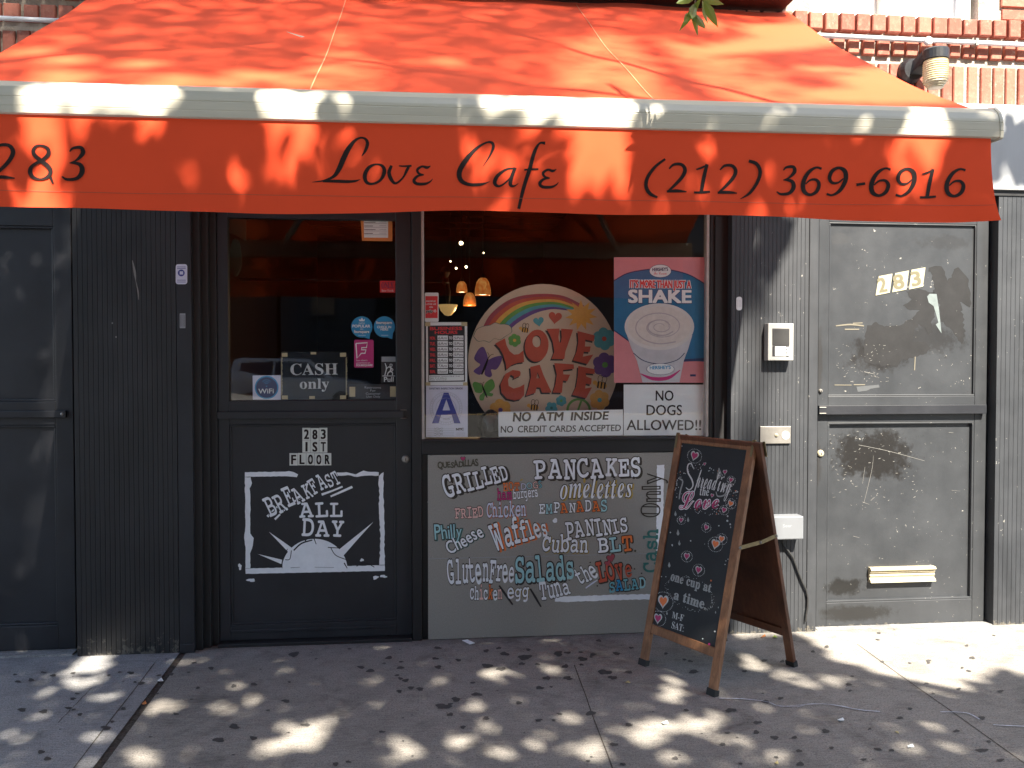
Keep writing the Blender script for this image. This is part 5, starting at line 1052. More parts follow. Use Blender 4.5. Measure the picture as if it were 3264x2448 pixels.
# ---------------------------------------------------------------- sandwich board
FL = GROUND.p(*GROUND.h(2036,2117)); FR = GROUND.p(*GROUND.h(2276,2223)); BR = GROUND.p(*GROUND.h(2541,2124)); BL = FL+BR-FR
HT = 1.075
def lift(m_, px, py):
    """foot-line midpoint raised to HT, nudged to where the ridge end is seen"""
    d = _F + _Rt*((px-1632)/FPX) - _U*((py-1224)/FPX); t = (HT-CAM.z)/d.z; return CAM+d*t
TR_ = Vector(((FR.x+BR.x)/2+.02, (FR.y+BR.y)/2, HT)); TL_ = Vector(((FL.x+BL.x)/2-.028, (FL.y+BL.y)/2, HT+.006))
sb = thing('sandwich_board', (FL+FR+BL+BR)/4, 'wooden A-frame chalkboard with hearts standing open on the pavement', 'sandwich board')
def leaf_frame(bl, br_, tl, tr, wood, nm, front=True):
    e = (br_-bl).normalized(); up = ((tl+tr)/2-(bl+br_)/2).normalized(); n = e.cross(up).normalized()
    th = .022; sw_ = .042; H = ((tl+tr)/2-(bl+br_)/2).length; Wd_ = (br_-bl).length
    o = thing(nm, (0,0,0), None, None) if False else None
    org = bl; Q = lambda u, v, d: org + e*u + up*v + n*d
    # skew so the top ends meet the ridge
    skl = (tl-bl).dot(e); skr = (tr-bl).dot(e)-Wd_
    def QQ(u, v, d): t = v/H; return Q(u + (skl*(1-u/Wd_)+skr*(u/Wd_))*t, v, d)
    def piece(u0, u1, v0, v1, d0, d1, m, mb):
        vs = [QQ(u,v,d) for d in (d0,d1) for u,v in ((u0,v0),(u1,v0),(u1,v1),(u0,v1))]
        mb.add(vs, [(3,2,1,0),(4,5,6,7),(0,1,5,4),(1,2,6,5),(2,3,7,6),(3,0,4,7)], m)
    fr = MB(); bot = H*.140
    piece(0, sw_, .028, H, -th, 0, wood, fr); piece(Wd_-sw_, Wd_, .028, H, -th, 0, wood, fr)
    piece(sw_, Wd_-sw_, H-sw_, H-.001, -th+.001, -.001, wood, fr); piece(sw_, Wd_-sw_, bot, bot+sw_, -th+.001, -.001, wood, fr)
    fo = fr.build(nm, sb, bevel=.003)
    bo = MB(); piece(sw_-.004, Wd_-sw_+.004, bot+sw_-.004, H-sw_+.004, -.014, -.008, M['board'] if front else M['wooddark'], bo); bo_ = bo.build('chalkboard' if front else 'back_panel', fo)
    for u in (0, Wd_-sw_):
        ft = MB(); piece(u-.003, u+sw_+.003, 0, .030, -th-.003, .003, M['rubber'], ft); ft.build('rubber_foot', fo)
    return fo, bo_, e, up, n, QQ, H, Wd_
ff, brd, e_, up_, n_, QF, H_, W_ = leaf_frame(FL, FR, TL_, TR_, M['wood'], 'front_frame')
bf, bbd, e2_, up2_, n2_, QB, H2_, W2_ = leaf_frame(BR, BL, TR_+Vector((.004,.012,0)), TL_+Vector((.004,.012,0)), M['wooddark'], 'back_frame', False)
M['oldbrass'] = mat('dull brass strip', (.22,.17,.085), .45, .5, var=.2, scale=30)
for u in (.004, W_-.016):
    mb = MB()
    for Qf, uu, Wq in ((QF,u,W_),(QB,W2_-u-.025,W2_)):
        vs = [Qf(a_,v_,d_) for d_ in (.0005,.003) for a_,v_ in ((uu,H_-.07),(uu+.012,H_-.07),(uu+.012,H_+.001),(uu,H_+.001))]
        mb.add(vs, [(3,2,1,0),(4,5,6,7),(0,1,5,4),(1,2,6,5),(2,3,7,6),(3,0,4,7)], M['oldbrass'])
    mb.tube([QF(u-.002,H_+.004,-.004),QF(u+.016,H_+.004,-.004)], .004, M['oldbrass'], 8); mb.build('hinge', sb)
ba, bb_ = QF(W_+.002, H_*.575, -.010), QB(-.002, H_*.60, -.010); bmid = (ba*.45+bb_*.55)+Vector((0,0,-.006))
mb = MB(); mb.bar(ba, bmid, .018, .003, M['oldbrass'], side=(0,0,1)); mb.bar(bmid+Vector((.004,0,0)), bb_, .018, .003, M['oldbrass'], side=(0,0,1))
for q in (ba, bmid, bb_): mb.lathe(q+Vector((0,-.001,0)), [(0,.006),(.006,.005),(.007,0)], M['steel'], 10, 'y')
mb.build('spreader_brace', sb)
CB = Pl(QF(0,0,-.008), e_, up_); cS = crop(.5668, 1950, 1340); kS = .5668
mb = MB(); ck, cg, mg, co_ = M['chalk'], M['chalkgrey'], M['magenta'], M['chalkorange']; M['chalkwhite'] = mat('white chalk', (.66,.68,.67), .8, var=.2, scale=90)
def cw(s, x0, y0, x1, y1, cap, m, style, **k): word(mb, CB, s, cS(x0,y0), cS(x1,y1), cap*kS, m, style, **k)
cw('preading', 484,372, 690,402, 118, M['chalkwhite'], 'script', cap2=104*kS, jit=.03, d=.0018)
cw('the', 515,418, 568,420, 46, M['chalkwhite'], 'serif', d=.0024)
cw('Love', 398,500, 622,488, 96, mg, 'script', jit=.03, outline=M['white'], ow=.03, d=.0028)
cw('one cup at', 340,898, 568,958, 48, cg, 'serif', jit=.06, outline=ck, ow=.015, d=.0016); cw('a time.', 356,1002, 538,1054, 52, cg, 'serif', jit=.06, outline=ck, ow=.015, d=.0016)
cw('M-F', 345,1108, 410,1126, 36, ck, 'serif', d=.0016); cw('SAT:', 342,1164, 410,1184, 38, ck, 'serif', d=.0016)
def cst(pts, m, d=.0014): mb.stroke(CB, [CB.h(*cS(x,y))+(w*.00085,) for x,y,w in pts], d, m)
cst([(482,268,5),(470,243,7),(452,252,9),(450,290,9),(474,335,10),(478,368,9),(458,390,7),(438,378,5)], M['chalkwhite'], .0018); cst([(402,330,8),(420,345,10),(405,400,12),(398,445,8)], cg); cst([(640,385,7),(675,360,10),(660,410,9),(620,420,8),(610,395,5)], cg); cst([(630,262,7),(618,320,8),(640,300,7),(628,262,6)], cg)
hh = [(490,200,26,mg),(548,243,9,mg),(664,284,13,mg),(698,328,15,mg),(693,460,19,co_),(655,497,17,mg),(408,562,15,mg),(551,598,17,mg),(602,690,27,co_),(638,660,20,co_),(437,763,20,mg),(503,837,22,mg),(298,1020,36,co_),(267,1115,28,mg),(588,418,11,mg)]
rr2 = random.Random(3)
def dot(x, y, r, m=ck): mb.poly(CB, [CB.h(*cS(x+r*math.cos(-t*.785), y+r*math.sin(-t*.785))) for t in range(8)], .0012+rr2.random()*2e-4, m)
for x, y, r, m in hh:
    heart(mb, CB, cS(x,y), r*kS*.86, .0026, m, rr2.uniform(-.25,.2), M['chalk'], 1.38)
    if r > 14:
        n = int(r*1.1)
        for k in range(n): a = 2*math.pi*k/n; dot(x+(r*1.55)*math.cos(a), y+(r*1.6)*math.sin(a)*.95, rr2.uniform(1.6,2.8))
for x, y, s in ((375,525,15),(388,630,18),(395,688,15),(335,812,16),(447,556,15),(318,1082,11),(431,530,9),(355,704,7),(612,1040,6),(596,1068,8),(690,590,7),(610,665,5)):
    mb.poly(CB, [CB.h(*cS(*p)) for p in ((x-s*.45,y+s*.3),(x-s*.3,y+s*.75),(x,y+s),(x+s*.3,y+s*.75),(x+s*.45,y+s*.3),(x,y-s))], .0012, cg)
for k in range(150): a = rr2.uniform(0, 6.28); q = rr2.uniform(.86, 1.14); dot(545+165*q*math.cos(a), 385+125*q*math.sin(a)+.12*165*math.cos(a), rr2.uniform(1.5,3.4), ck if rr2.random() > .06 else co_)
for k in range(110): a = rr2.uniform(0, 6.28); q = rr2.uniform(.95, 1.1); dot(450+130*q*math.cos(a), 968+88*q*math.sin(a)+.25*130*math.cos(a), rr2.uniform(1,2))
for x, y, r in ((418,146,4),(733,392,4),(742,438,5),(674,530,5),(672,556,6),(688,575,5),(623,585,4),(354,702,5),(345,632,4),(460,675,4),(590,1175,5),(520,1218,4),(485,1255,4),(545,1270,3),(448,880,2),(290,880,3),(315,880,3),(700,360,4),(710,352,4),(660,780,3),(672,770,3),(655,800,3)): dot(x, y, r)
dot(556,1247,7,M['hotpink']); dot(573,893,5,co_); dot(540,690,2)
mb.build('lettering', brd)

# ---------------------------------------------------------------- lamps and things inside
def inside(px, py, y): return P(px, py, y)
M['amber'] = mat('amber marbled glass lit from inside', (.40,.10,.015), .3, emit=(1,.33,.06), es=.09)
def amber():
    t = M['amber'].node_tree; b = t.nodes['Principled BSDF']; pos = t.nodes.new('ShaderNodeTexCoord').outputs['Object']
    n = noise(t, pos, 14, 5, .6, 2.5); t.links.new(mixnode(t, mth(t,'MULTIPLY_ADD',n,3,-1.1,True), (.55,.10,.01), (1,.46,.12)), b.inputs['Emission Color'])
amber()
M['bulb'] = mat('lit bulb', (1,.8,.5), .3, emit=(1,.78,.42), es=3.0); M['bowl'] = mat('lit bowl', (.8,.6,.3), .3, emit=(1,.62,.22), es=.07)
for px, py0, py1, hw, y, lab in ((1539,886,941,26,2.0,'largest amber glass pendant lamp, lit'),(1472,897,932,18,2.9,'small amber pendant lamp hanging left and farthest back'),(1497,933,975,21,2.4,'amber pendant lamp hanging lowest of the three')):
    t_ = inside(px, py0, y); b_ = inside(px, py1, y); h = t_.z-b_.z; r = (inside(px+hw, py1, y)-b_).length
    pl_ = thing('pendant_lamp', (t_.x, y, b_.z), lab, 'pendant lamp', 'pendant lamps inside the window')
    mb = MB(); mb.lathe((t_.x,y,b_.z), [(r*.30,h),(r*.5,h*.95),(r*.78,h*.75),(r*.95,h*.4),(r,h*.1),(r*.98,0),(r*.9,0),(r*.86,h*.3)], M['amber'], 28); mb.build('lamp_shade', pl_, smooth=True)
    mb = MB(); mb.lathe((t_.x,y,b_.z), [(0,h+.03),(r*.25,h+.03),(r*.34,h)], M['black'], 12); mb.tube([(t_.x,y,b_.z+h+.03),(t_.x,y,rzz-.02)], .004, M['black'], 6); mb.build('cord', pl_)
    mb = MB(); mb.lathe((t_.x,y,b_.z), [(0,h*.05),(r*.75,h*.05),(r*.75,h*.06)], M['bulb'], 16); mb.build('bulb', pl_)
bulbs = ((1470,775,8,3.0,'biggest bare bulb, topmost inside the window'),(1540,806,4,3.6,'bare bulb right of and below the biggest one'),(1436,833,3,4.5,'leftmost bare bulb, smallest'),(1454,855,4,4.0,'bare bulb above the pendants, left of a pair'),(1486,851,5,4.0,'bare bulb above the pendants, right of a pair'))
for px, py, r, y, lab in bulbs:
    q = inside(px, py, y); r_ = (inside(px+r, py, y)-q).length*.8
    t_ = thing('ceiling_bulb', (q.x, y, q.z), lab, 'light bulb', 'bare bulbs inside the window')
    mb = MB(); mb.lathe((q.x,y,q.z), [(r_*math.sin(a*.3927), -r_*math.cos(a*.3927)) for a in range(9)], M['bulb'], 14); mb.build('bulb', t_, smooth=True)
    mb = MB(); mb.tube([(q.x,y,q.z+r_*.9),(q.x,y,min(rzz-.01,q.z+.5))], .006, M['black'], 6); mb.build('stem', t_)
q = inside(1428, 972, 2.2); r_ = (inside(1459, 972, 2.2)-q).length
sc = thing('wall_sconce', (q.x, 2.2, q.z-.06), 'glowing shallow bowl lamp by the left edge of the window', 'wall lamp')
mb = MB(); mb.lathe((q.x,2.2,q.z), [(0,-.085),(r_*.35,-.078),(r_*.75,-.045),(r_,.0),(r_*.97,.002),(r_*.7,-.035)], M['bowl'], 28); mb.build('bowl', sc, smooth=True)
mb = MB(); mb.tube([(q.x,2.2,q.z-.02),(q.x,2.2,q.z+.10),(q.x-.02,2.2,q.z+.28)], [.012,.02,.012], M['black'], 8); mb.lathe((q.x-.02,2.2,q.z+.2), [(0,-.06),(.03,-.03),(.015,.0),(.04,.05),(.03,.08),(0,.1)], M['black'], 12); mb.bar((q.x,2.2,q.z+.18),(rx0,2.2,q.z+.18),.02,.02,M['black'],side=(0,0,1)); mb.build('bracket', sc)
pt = bpy.data.lights.new('pendant_light', 'POINT'); pt.energy = 1.2; pt.color = (1,.62,.28); pt.shadow_soft_size = .06
po = bpy.data.objects.new('pendant_light', pt); COL.objects.link(po); po.location = inside(1500, 960, 2.3) + Vector((0,0,-.12))
# black bag low in the window
def blob(name, c, r, m, label, cat, seed, n=18, loc=None):
    mb = MB(); rr_ = random.Random(seed); vs = []; fs = []; R2 = 12
    for j in range(R2+1):
        th = math.pi*j/R2
        for i in range(n):
            ph = 2*math.pi*i/n; k = 1+.12*math.sin(3*ph+seed+th*2)+.08*math.sin(7*ph+th*5)+rr_.uniform(-.05,.05)
            vs.append((c[0]+r[0]*k*math.sin(th)*math.cos(ph), c[1]+r[1]*k*math.sin(th)*math.sin(ph), c[2]+r[2]*math.cos(th)*(1+.05*math.sin(5*ph))))
    mb.add(vs, [(j*n+i, (j+1)*n+i, (j+1)*n+(i+1)%n, j*n+(i+1)%n) for j in range(R2) for i in range(n)], m)
    return mb, label, cat
M['plastic'] = mat('black plastic bag', (.012,.012,.013), .22, bump=.5, bscale=25)
q = P(1566,1375,.12); zsill = wz(1396)
mb, l, c_ = blob('bag', (q.x,.14,zsill+.055), (.062,.05,.085), M['plastic'], '', '', 2)
tag(mb.build('plastic_bag', loc=(q.x,.14,zsill-.02), smooth=True), 'crumpled black plastic bag on the sill behind the NO ATM sign', 'bag')
mb = MB(); mb.box(rx0+1.36, rx1, .15, .2+.0, zsill-.05, zsill-.031, M['room']); mb.build('inner_sill', bld)
# hanging plaques seen through the café door
mb = MB(); HP = wall(.9); pts = [HP.h(*cE(x,y)) for x,y in ((200,95),(345,95),(345,305),(260,260),(195,235))]; mb.slab(HP, pts, 0, .02, M['olive'])
tag(mb.build('wall_plaque', loc=HP.p(*pts[2])), 'dim olive plaque behind the top left of the café door glass', 'plaque')
mb = MB(); pts = [HP.h(*cE(266+46*math.cos(t*.35)*(1+.1*math.sin(t)), 430+145*math.sin(t*.35))) for t in range(18)]; mb.slab(HP, pts, 0, .02, M['olive'])
tag(mb.build('wall_plaque', loc=HP.p(*HP.h(*cE(266,575)))), 'dim oval plaque below the olive one behind the café door glass', 'plaque')

# ---------------------------------------------------------------- litter
def scrap(name, f, pts, m, label, cat, h=.006, group=None):
    mb = MB(); w = [GROUND.h(*f(x,y)) for x,y in pts]; cx = sum(p[0] for p in w)/len(w); cy = sum(p[1] for p in w)/len(w)
    n = len(w); vs = [(a, b, .003+h*(1 if i % 2 else .2)) for i, (a, b) in enumerate(w)] + [(cx, cy, .003+h*.6)]
    vs2 = [(a, b, c-.0015) for a, b, c in vs]
    mb.add(vs+vs2, [(i, (i+1)%n, n) for i in range(n)] + [(n+1+(i+1)%n, n+1+i, 2*n+1) for i in range(n)] + [(i, n+1+i, n+1+(i+1)%n, (i+1)%n) for i in range(n)], m)
    tag(mb.build(name, loc=(cx,cy,0)), label, cat, group)
scrap('paper_scrap', c6, [(1996,128),(2020,132),(2050,138),(2052,147),(2030,145),(2005,140)], M['paper'], 'curled strip of white paper below the menu board', 'paper scrap', .012)
scrap('paper_scrap', c6, [(680,302),(698,296),(706,303),(690,312)], M['paper'], 'white paper scrap lying in the pavement joint', 'paper scrap', .01)
scrap('paper_scrap', c7, [(1405,470),(1430,466),(1435,472),(1418,479)], M['paper'], 'white paper scrap right of the sandwich board', 'paper scrap', .006)
scrap('paper_scrap', c7, [(1708,582),(1730,580),(1738,588),(1720,594),(1710,590)], M['paper'], 'torn white scrap in the lower right of the pavement', 'paper scrap', .006)
scrap('paper_scrap', c7, [(645,482),(670,478),(678,488),(655,493)], M['paper'], 'pale scrap in a sun patch before the sandwich board', 'paper scrap', .006)
M['greenleaf'] = mat('fresh green leaf', (.30,.40,.04), .5); M['dryleaf'] = mat('dry yellow leaf', (.48,.40,.18), .6); M['orangescrap'] = mat('orange peel', (.55,.20,.06), .6)
scrap('fallen_leaf', c7, [(1125,112),(1136,109),(1147,114),(1136,119)], M['greenleaf'], 'bright green leaf on the ground behind the sandwich board', 'leaf', .008)
scrap('fallen_leaf', c7, [(490,308),(502,305),(512,309),(500,313)], M['dryleaf'], 'yellowish leaf left of the sandwich board foot', 'leaf', .006)
scrap('fallen_leaf', c7, [(1135,657),(1147,653),(1152,661),(1142,667)], M['dryleaf'], 'yellow leaf at the bottom edge of the pavement', 'leaf', .006)
scrap('fallen_leaf', c7, [(1655,520),(1668,523),(1672,530),(1660,527)], M['dryleaf'], 'small dry leaf in the shade on the right pavement', 'leaf', .004)
scrap('cigarette_butt', c7, [(1075,112),(1092,104),(1097,108),(1080,117)], M['orangescrap'], 'orange cigarette end on the ground behind the sandwich board', 'cigarette end', .006)
scrap('cigarette_butt', c6, [(612,402),(628,394),(633,400),(618,411)], M['orangescrap'], 'orange cigarette end lying in the pavement joint', 'cigarette end', .008)

# ---------------------------------------------------------------- street trees: unseen crowns, leaves laid out to shape the sun patches
s_ = SUN; a1 = s_.cross(Vector((0,0,1))).normalized(); a2 = a1.cross(s_).normalized()
GC = .02; U0, V0, NU, NV = -7.0, -4.5, 720, 520
Tm = np.full((NV, NU), .9); 
uu, vv = np.meshgrid(U0+(np.arange(NU)+.5)*GC, V0+(np.arange(NV)+.5)*GC)
def paint(pts3, val, mode='set'):
    p = [(q.dot(a1), q.dot(a2)) for q in pts3]; n = len(p); xs = [q[0] for q in p]; ys = [q[1] for q in p]
    i0, i1 = max(0, int((min(xs)-U0)/GC)-1), min(NU, int((max(xs)-U0)/GC)+2); j0, j1 = max(0, int((min(ys)-V0)/GC)-1), min(NV, int((max(ys)-V0)/GC)+2)
    if i1 <= i0 or j1 <= j0: return
    u_, v_, T_ = uu[j0:j1,i0:i1], vv[j0:j1,i0:i1], Tm[j0:j1,i0:i1]; ins = np.zeros_like(u_, bool)
    for i in range(n):
        (x1_, y1_), (x2_, y2_) = p[i], p[(i+1) % n]
        if y1_ == y2_: continue
        ins ^= ((v_ > min(y1_,y2_)) & (v_ <= max(y1_,y2_)) & (u_ < x1_+(v_-y1_)*(x2_-x1_)/(y2_-y1_)))
    if mode == 'max': T_[ins] = np.maximum(T_[ins], val)
    else: T_[ins] = val
def on(pl, f, pts): return [pl.p(*pl.h(*f(x, y))) for x, y in pts]
def spot(pl, f, x, y, rx, ry, val, seed=0, ang=0.0):
    o = f(0,0); k = f(1,0)[0]-o[0]
    w_ = pl.warp; pl.warp = None
    paint([pl.p(*q) for q in ell(pl, f(x,y), rx*k, ry*k, 26, .22, seed+int(x), ang)], val, 'max'); pl.warp = w_
SH = .02
gp = lambda x, y: Vector((x, y, 0))
paint([gp(-6,.3), gp(6,.3), gp(6,-5.3), gp(-6,-5.3)], SH)
paint([Vector((x, 0, z)) for x, z in ((-5,-.1),(5,-.1),(5,4.4),(-5,4.4))], SH)
F0 = wall(-.06)
# sunlit right-hand front
paint([Vector((x,-.06,z)) for x, z in ((1.74,2.3),(1.70,1.2),(1.66,0),(5,0),(5,4.4),(1.9,4.4),(1.94,3.2),(1.9,2.6))], 1.0)
for xa, v in ((1.90,.55),(1.83,.28),(1.765,.10)): paint([Vector((x,-.06,z)) for x, z in ((xa,2.34),(xa-.04,1.2),(xa-.08,.12),(1.5,.12),(1.5,2.34))], v)
paint([Vector((x,-.06,z)) for x, z in ((2.02,2.33),(5,2.33),(5,2.78),(1.98,2.78))], .055)
paint([Vector((x,-.06,z)) for x, z in ((-5,2.8),(-1.7,2.8),(-1.7,4),(-5,4))], .10)
# awning: small leaves added high up, out of view, to soften its light
aw = lambda x, y: Vector((x, y, topz(y)))
paint([aw(AX0-.1,-.06), aw(AX1,-.06), aw(AX1,AF), aw(AX0-.1,AF)], .085)
paint([Vector((x,VY,z)) for x, z in ((AX0-.1,FZ+.01),(AX1+.03,FZ+.01),(AX1+.03,1.94),(AX0-.1,1.94))], .05)
AP = Pl((0,-.06,ABZ), (1,0,0), (0,AF+.06,FZ-ABZ)); c1 = crop(.4973,0,0); c2 = crop(.5425,1000,0)
BPp = wall(AF-.07)
APp = Pl((0,-.06,ABZ), (1,0,0), Vector((0,AF+.06,FZ-ABZ)))
paint(on(AP, c2, [(1720,150),(1868,175),(2150,585),(1530,585),(1455,360),(1450,290)][::-1]), .62, 'max')  # pale streaks of bounced sun, imitated by thinning the added leaves
paint(on(AP, c3, [(30,208),(420,280),(560,330),(1030,628),(400,622)]), .58, 'max')
paint(on(AP, c2, [(100,145),(240,155),(440,400),(380,525),(-140,520),(-60,330)]), .40, 'max')
for a in ((600,248,260,32,1,-.06),(870,190,110,62,1,0),(740,170,160,40,1,0),(300,130,90,20,.8,0),(1390,470,210,75,1,.1),(1120,570,150,36,1,0),(1560,560,150,36,1,.15),(1010,390,110,16,.9,0),(1350,388,100,18,.9,0),(1000,440,120,12,.7,0),(1290,590,140,25,1,0)): spot(AP, c3, a[0], a[1], a[2], a[3], a[4], ang=a[5])
for x, y, rx, ry in ((370,445,85,9),(385,492,95,14),(900,372,75,10),(1150,478,65,12),(1470,500,45,10),(1740,437,65,10),(1590,432,55,14),(1880,495,45,6),(430,350,90,12),(1050,535,110,10),(240,275,50,8)): spot(AP, c1, x, y, rx, ry, 1)
for x, y, rx, ry in ((1575,232,45,9),(1515,468,40,12),(95,375,55,10),(1850,575,180,14),(800,305,60,14)): spot(AP, c2, x, y, rx, ry, .9)
for k in range(26): x, y = rng.uniform(0,2100), rng.uniform(100,540); spot(AP, c2, x, y, rng.uniform(15,50), rng.uniform(4,10), rng.choice([.4,.5,.7]))
for k in range(18): x, y = rng.uniform(100,2100), rng.uniform(140,500); spot(AP, c1, x, y, rng.uniform(15,50), rng.uniform(4,10), rng.choice([.4,.5,.6]))
for f, l in ((c1, [(330,575,110,55,1),(590,570,110,60,1),(450,690,90,60,.35),(640,660,50,60,.3),(990,575,120,45,1),(900,660,90,70,.3),(1790,620,115,85,1),(1780,740,90,50,.6)]), (c2, [(190,650,50,70,.55),(280,640,30,50,.4),(1100,605,50,30,.9),(1090,690,40,80,.3),(1310,630,75,60,1),(1290,720,60,70,.5),(1560,620,90,35,1),(1680,680,90,90,1),(1810,690,60,80,.9),(1700,620,200,25,1)]), (c3, [(1690,730,60,110,1),(1760,690,40,40,.9),(1530,760,25,60,.7),(860,740,25,60,.4),(1240,790,18,40,.4),(20,660,30,60,.9)])):
    for x, y, rx, ry, v in l: spot(BPp, f, x, y, rx, ry, v)
for f, l in ((c1, [(300,900,150,140,.5),(240,850,60,110,.5),(560,850,60,60,.5),(370,1225,75,55,.55),(450,1010,80,90,.5),(1240,1050,34,125,.7),(1310,830,36,65,.6),(1550,1030,42,90,.65),(1520,1190,60,100,.6),(1380,1030,40,50,.4),(1800,1060,95,190,.55),(1930,880,46,90,.55),(1650,860,32,70,.6),(1780,830,70,40,.7),(2110,880,40,50,.5),(1640,1020,20,40,.5),(1720,1300,60,40,.45)]),
             (c2, [(120,830,60,60,.5),(950,930,110,180,.55),(1600,880,75,60,1),(1770,845,75,60,1),(1690,960,150,110,.45),(1180,930,110,130,.55),(1560,1130,80,110,.6),(1100,1220,110,60,.5),(1330,1000,60,120,.5),(1290,870,60,60,.5),(1900,920,60,80,.5),(1640,1130,120,80,.55),(1990,1250,45,45,.6),(2090,1260,40,40,.6),(1440,1260,40,35,.6),(1130,1080,40,80,.4)]),
             (c3, [(1570,930,80,90,1),(1620,880,60,40,1),(1480,960,60,50,.7),(1560,1080,160,120,.45),(815,880,18,40,.6),(1250,900,22,35,.6),(330,880,70,50,.3),(680,1250,50,60,.6),(820,1280,34,45,.6),(55,1280,55,45,.65),(140,1300,40,30,.6),(1190,1310,40,30,.7),(760,1100,30,70,.4),(1230,1100,20,60,.4),(1960,1280,50,40,.8),(240,1060,70,60,.35),(940,1170,60,60,.35),(1315,950,12,22,.6)])):
    for x, y, rx, ry, v in l: spot(BPp, f, x, y, rx, ry, v)
# pavement: every patch is a clump of small round sun images
def clump(f, x, y, rx, ry, val):
    n = max(4, int(rx*ry/150)+3)
    for i in range(n):
        a = rng.uniform(0, 6.28); q = math.sqrt(rng.random())*.95; r = rng.uniform(11, 23)
        spot(GROUND, f, x+rx*q*math.cos(a), y+ry*q*math.sin(a), min(r, rx), min(r*.42, ry), .9 if rng.random() < .12+.5*val else .35, i)
for x, y, rx, ry, v in ((380,270,72,62,1),(405,215,60,42,1),(430,190,50,25,.9),(190,345,62,20,.8),(300,280,60,50,.4),(1040,318,55,18,.7),(1080,385,60,30,.9),(960,415,60,28,.55),(690,410,60,40,.4),(1190,585,90,38,1),(1300,530,110,45,1),(1350,560,60,30,.9),(1340,490,70,35,.8),(1760,615,80,30,1),(1670,640,40,25,1),(1960,565,70,40,.9),(1930,655,50,20,1),(2130,500,50,24,.7),(2040,415,40,25,.5),(1690,545,40,17,.8),(590,630,75,38,.5),(430,530,55,25,.6),(450,370,40,12,.6),(60,540,40,20,.7),(180,460,40,25,.45),(1900,295,55,40,.4),(2150,590,60,40,.8),(50,405,25,15,.4),(620,500,45,18,.4),(1100,620,60,20,.6),(2160,280,70,30,.35),(1590,300,60,20,.3),(1640,420,50,20,.3)): clump(c6, x, y, rx, ry, v)
for x, y, rx, ry, v in ((60,580,60,24,1),(270,465,50,22,.8),(360,600,55,60,1),(600,510,105,60,1),(820,490,130,50,.95),(960,565,90,30,.8),(700,360,70,25,.9),(700,310,45,30,.9),(930,370,60,14,.9),(1190,310,125,45,1),(1310,370,60,24,.9),(1380,290,50,22,.6),(1290,445,50,15,.7),(1810,460,80,50,.55),(1700,590,100,28,.6),(1930,620,60,20,.6),(690,640,60,30,.9),(1130,625,60,30,.6),(500,535,60,30,.8),(1600,395,50,14,.5),(170,255,60,10,.4),(240,600,60,30,.4),(1060,220,80,24,.8),(1260,520,40,12,.4),(1880,560,60,30,.3)): clump(c7, x, y, rx, ry, v)
paint(on(GROUND, c7, [(1225,85),(1330,60),(2400,40),(2600,250),(2212,262),(2060,235),(1960,300),(1900,350),(1780,330),(1600,262),(1450,205),(1290,120)]), 1.0, 'max')
for x, y, rx, ry, v in ((1690,150,75,48,.12),(1760,225,90,30,.25),(1500,180,80,16,.45),(1370,210,60,10,.5),(1930,290,90,18,.4),(2150,230,60,14,.4)): paint([GROUND.p(*q) for q in ell(GROUND, c7(x,y), rx*.7378, ry*.7378, 24, .25, int(x))], v)
for x, y, rx, ry, v, an in ((425,250,150,260,.01,.15),(335,420,110,200,.01,.3),(300,560,90,90,.08,0),(430,1350,130,70,.25,0),(260,1300,70,160,.3,0),(540,1450,60,60,.4,0)):
    paint([F0.p(*q) for q in ell(F0, U4(x,y), rx*.4358, ry*.4358, 24, .2, int(x), an)], v)
for x, y, rx, ry, v in ((420,400,50,110,.15),(470,640,60,60,.3),(400,300,40,60,.35)): paint([F0.p(*q) for q in ell(F0, U5(x,y), rx*.4822, ry*.4822, 24, .2, int(x))], v)
# sandwich board: sun on its right edge and lower rail
SBp = Pl(QF(0,0,0), e_, up_)
for x, y, rx, ry, v in ((640,1100,45,260,.6),(780,500,40,180,.30),(480,1230,90,60,.8),(540,1160,60,80,.35),(330,90,60,20,.2),(860,130,40,30,.6)): spot(SBp, cS, x, y, rx, ry, v)
lit = Tm >= .85; full = Tm >= .999
dl = lit.copy()
for dy in (-2,-1,0,1,2):
    for dx in (-2,-1,0,1,2): dl |= np.roll(np.roll(lit if abs(dx)+abs(dy) < 2 else full, dy, 0), dx, 1)
Tl = np.where(dl, 1.0, Tm)
mid = (Tm > .25) & ~dl
nr = np.random.default_rng(11)
AREA = NU*NV*GC*GC; LA = .0026
LAS = .00115; NC = int(AREA*4.3/LAS)
cu = U0 + nr.random(NC)*NU*GC; cv_ = V0 + nr.random(NC)*NV*GC
T = Tl[np.clip(((cv_-V0)/GC).astype(int),0,NV-1), np.clip(((cu-U0)/GC).astype(int),0,NU-1)]
keep = nr.random(NC) < np.minimum(-np.log(np.maximum(T,.014)), 4.3)/4.3
keep &= ~((T >= .9)); keep &= (T > .06) | (nr.random(NC) < LAS/LA)
cu, cv_, T = cu[keep], cv_[keep], T[keep]; n = len(cu)
zc = nr.uniform(4.7, 7.4, n) ; zc = np.where(T > .06, nr.uniform(11, 15, n), zc)  # leaves added for partial shade float high over the road
A1, A2, SV = np.array(a1), np.array(a2), np.array(s_)
Pc = cu[:,None]*A1 + cv_[:,None]*A2; tt = (zc-Pc[:,2])/SV[2]; Pc = Pc + tt[:,None]*SV
okm = (Pc[:,1] < -.8); Pc = Pc[okm]; n = len(Pc)
L = np.where(T[okm] > .06, nr.uniform(.05,.085,n), nr.uniform(.09,.15,n)); Wl = L*nr.uniform(.40,.52,n)
nrm = np.stack([nr.normal(.15,.45,n), nr.normal(-.5,.45,n), np.full(n,1.0)],1); nrm /= np.linalg.norm(nrm,axis=1)[:,None]
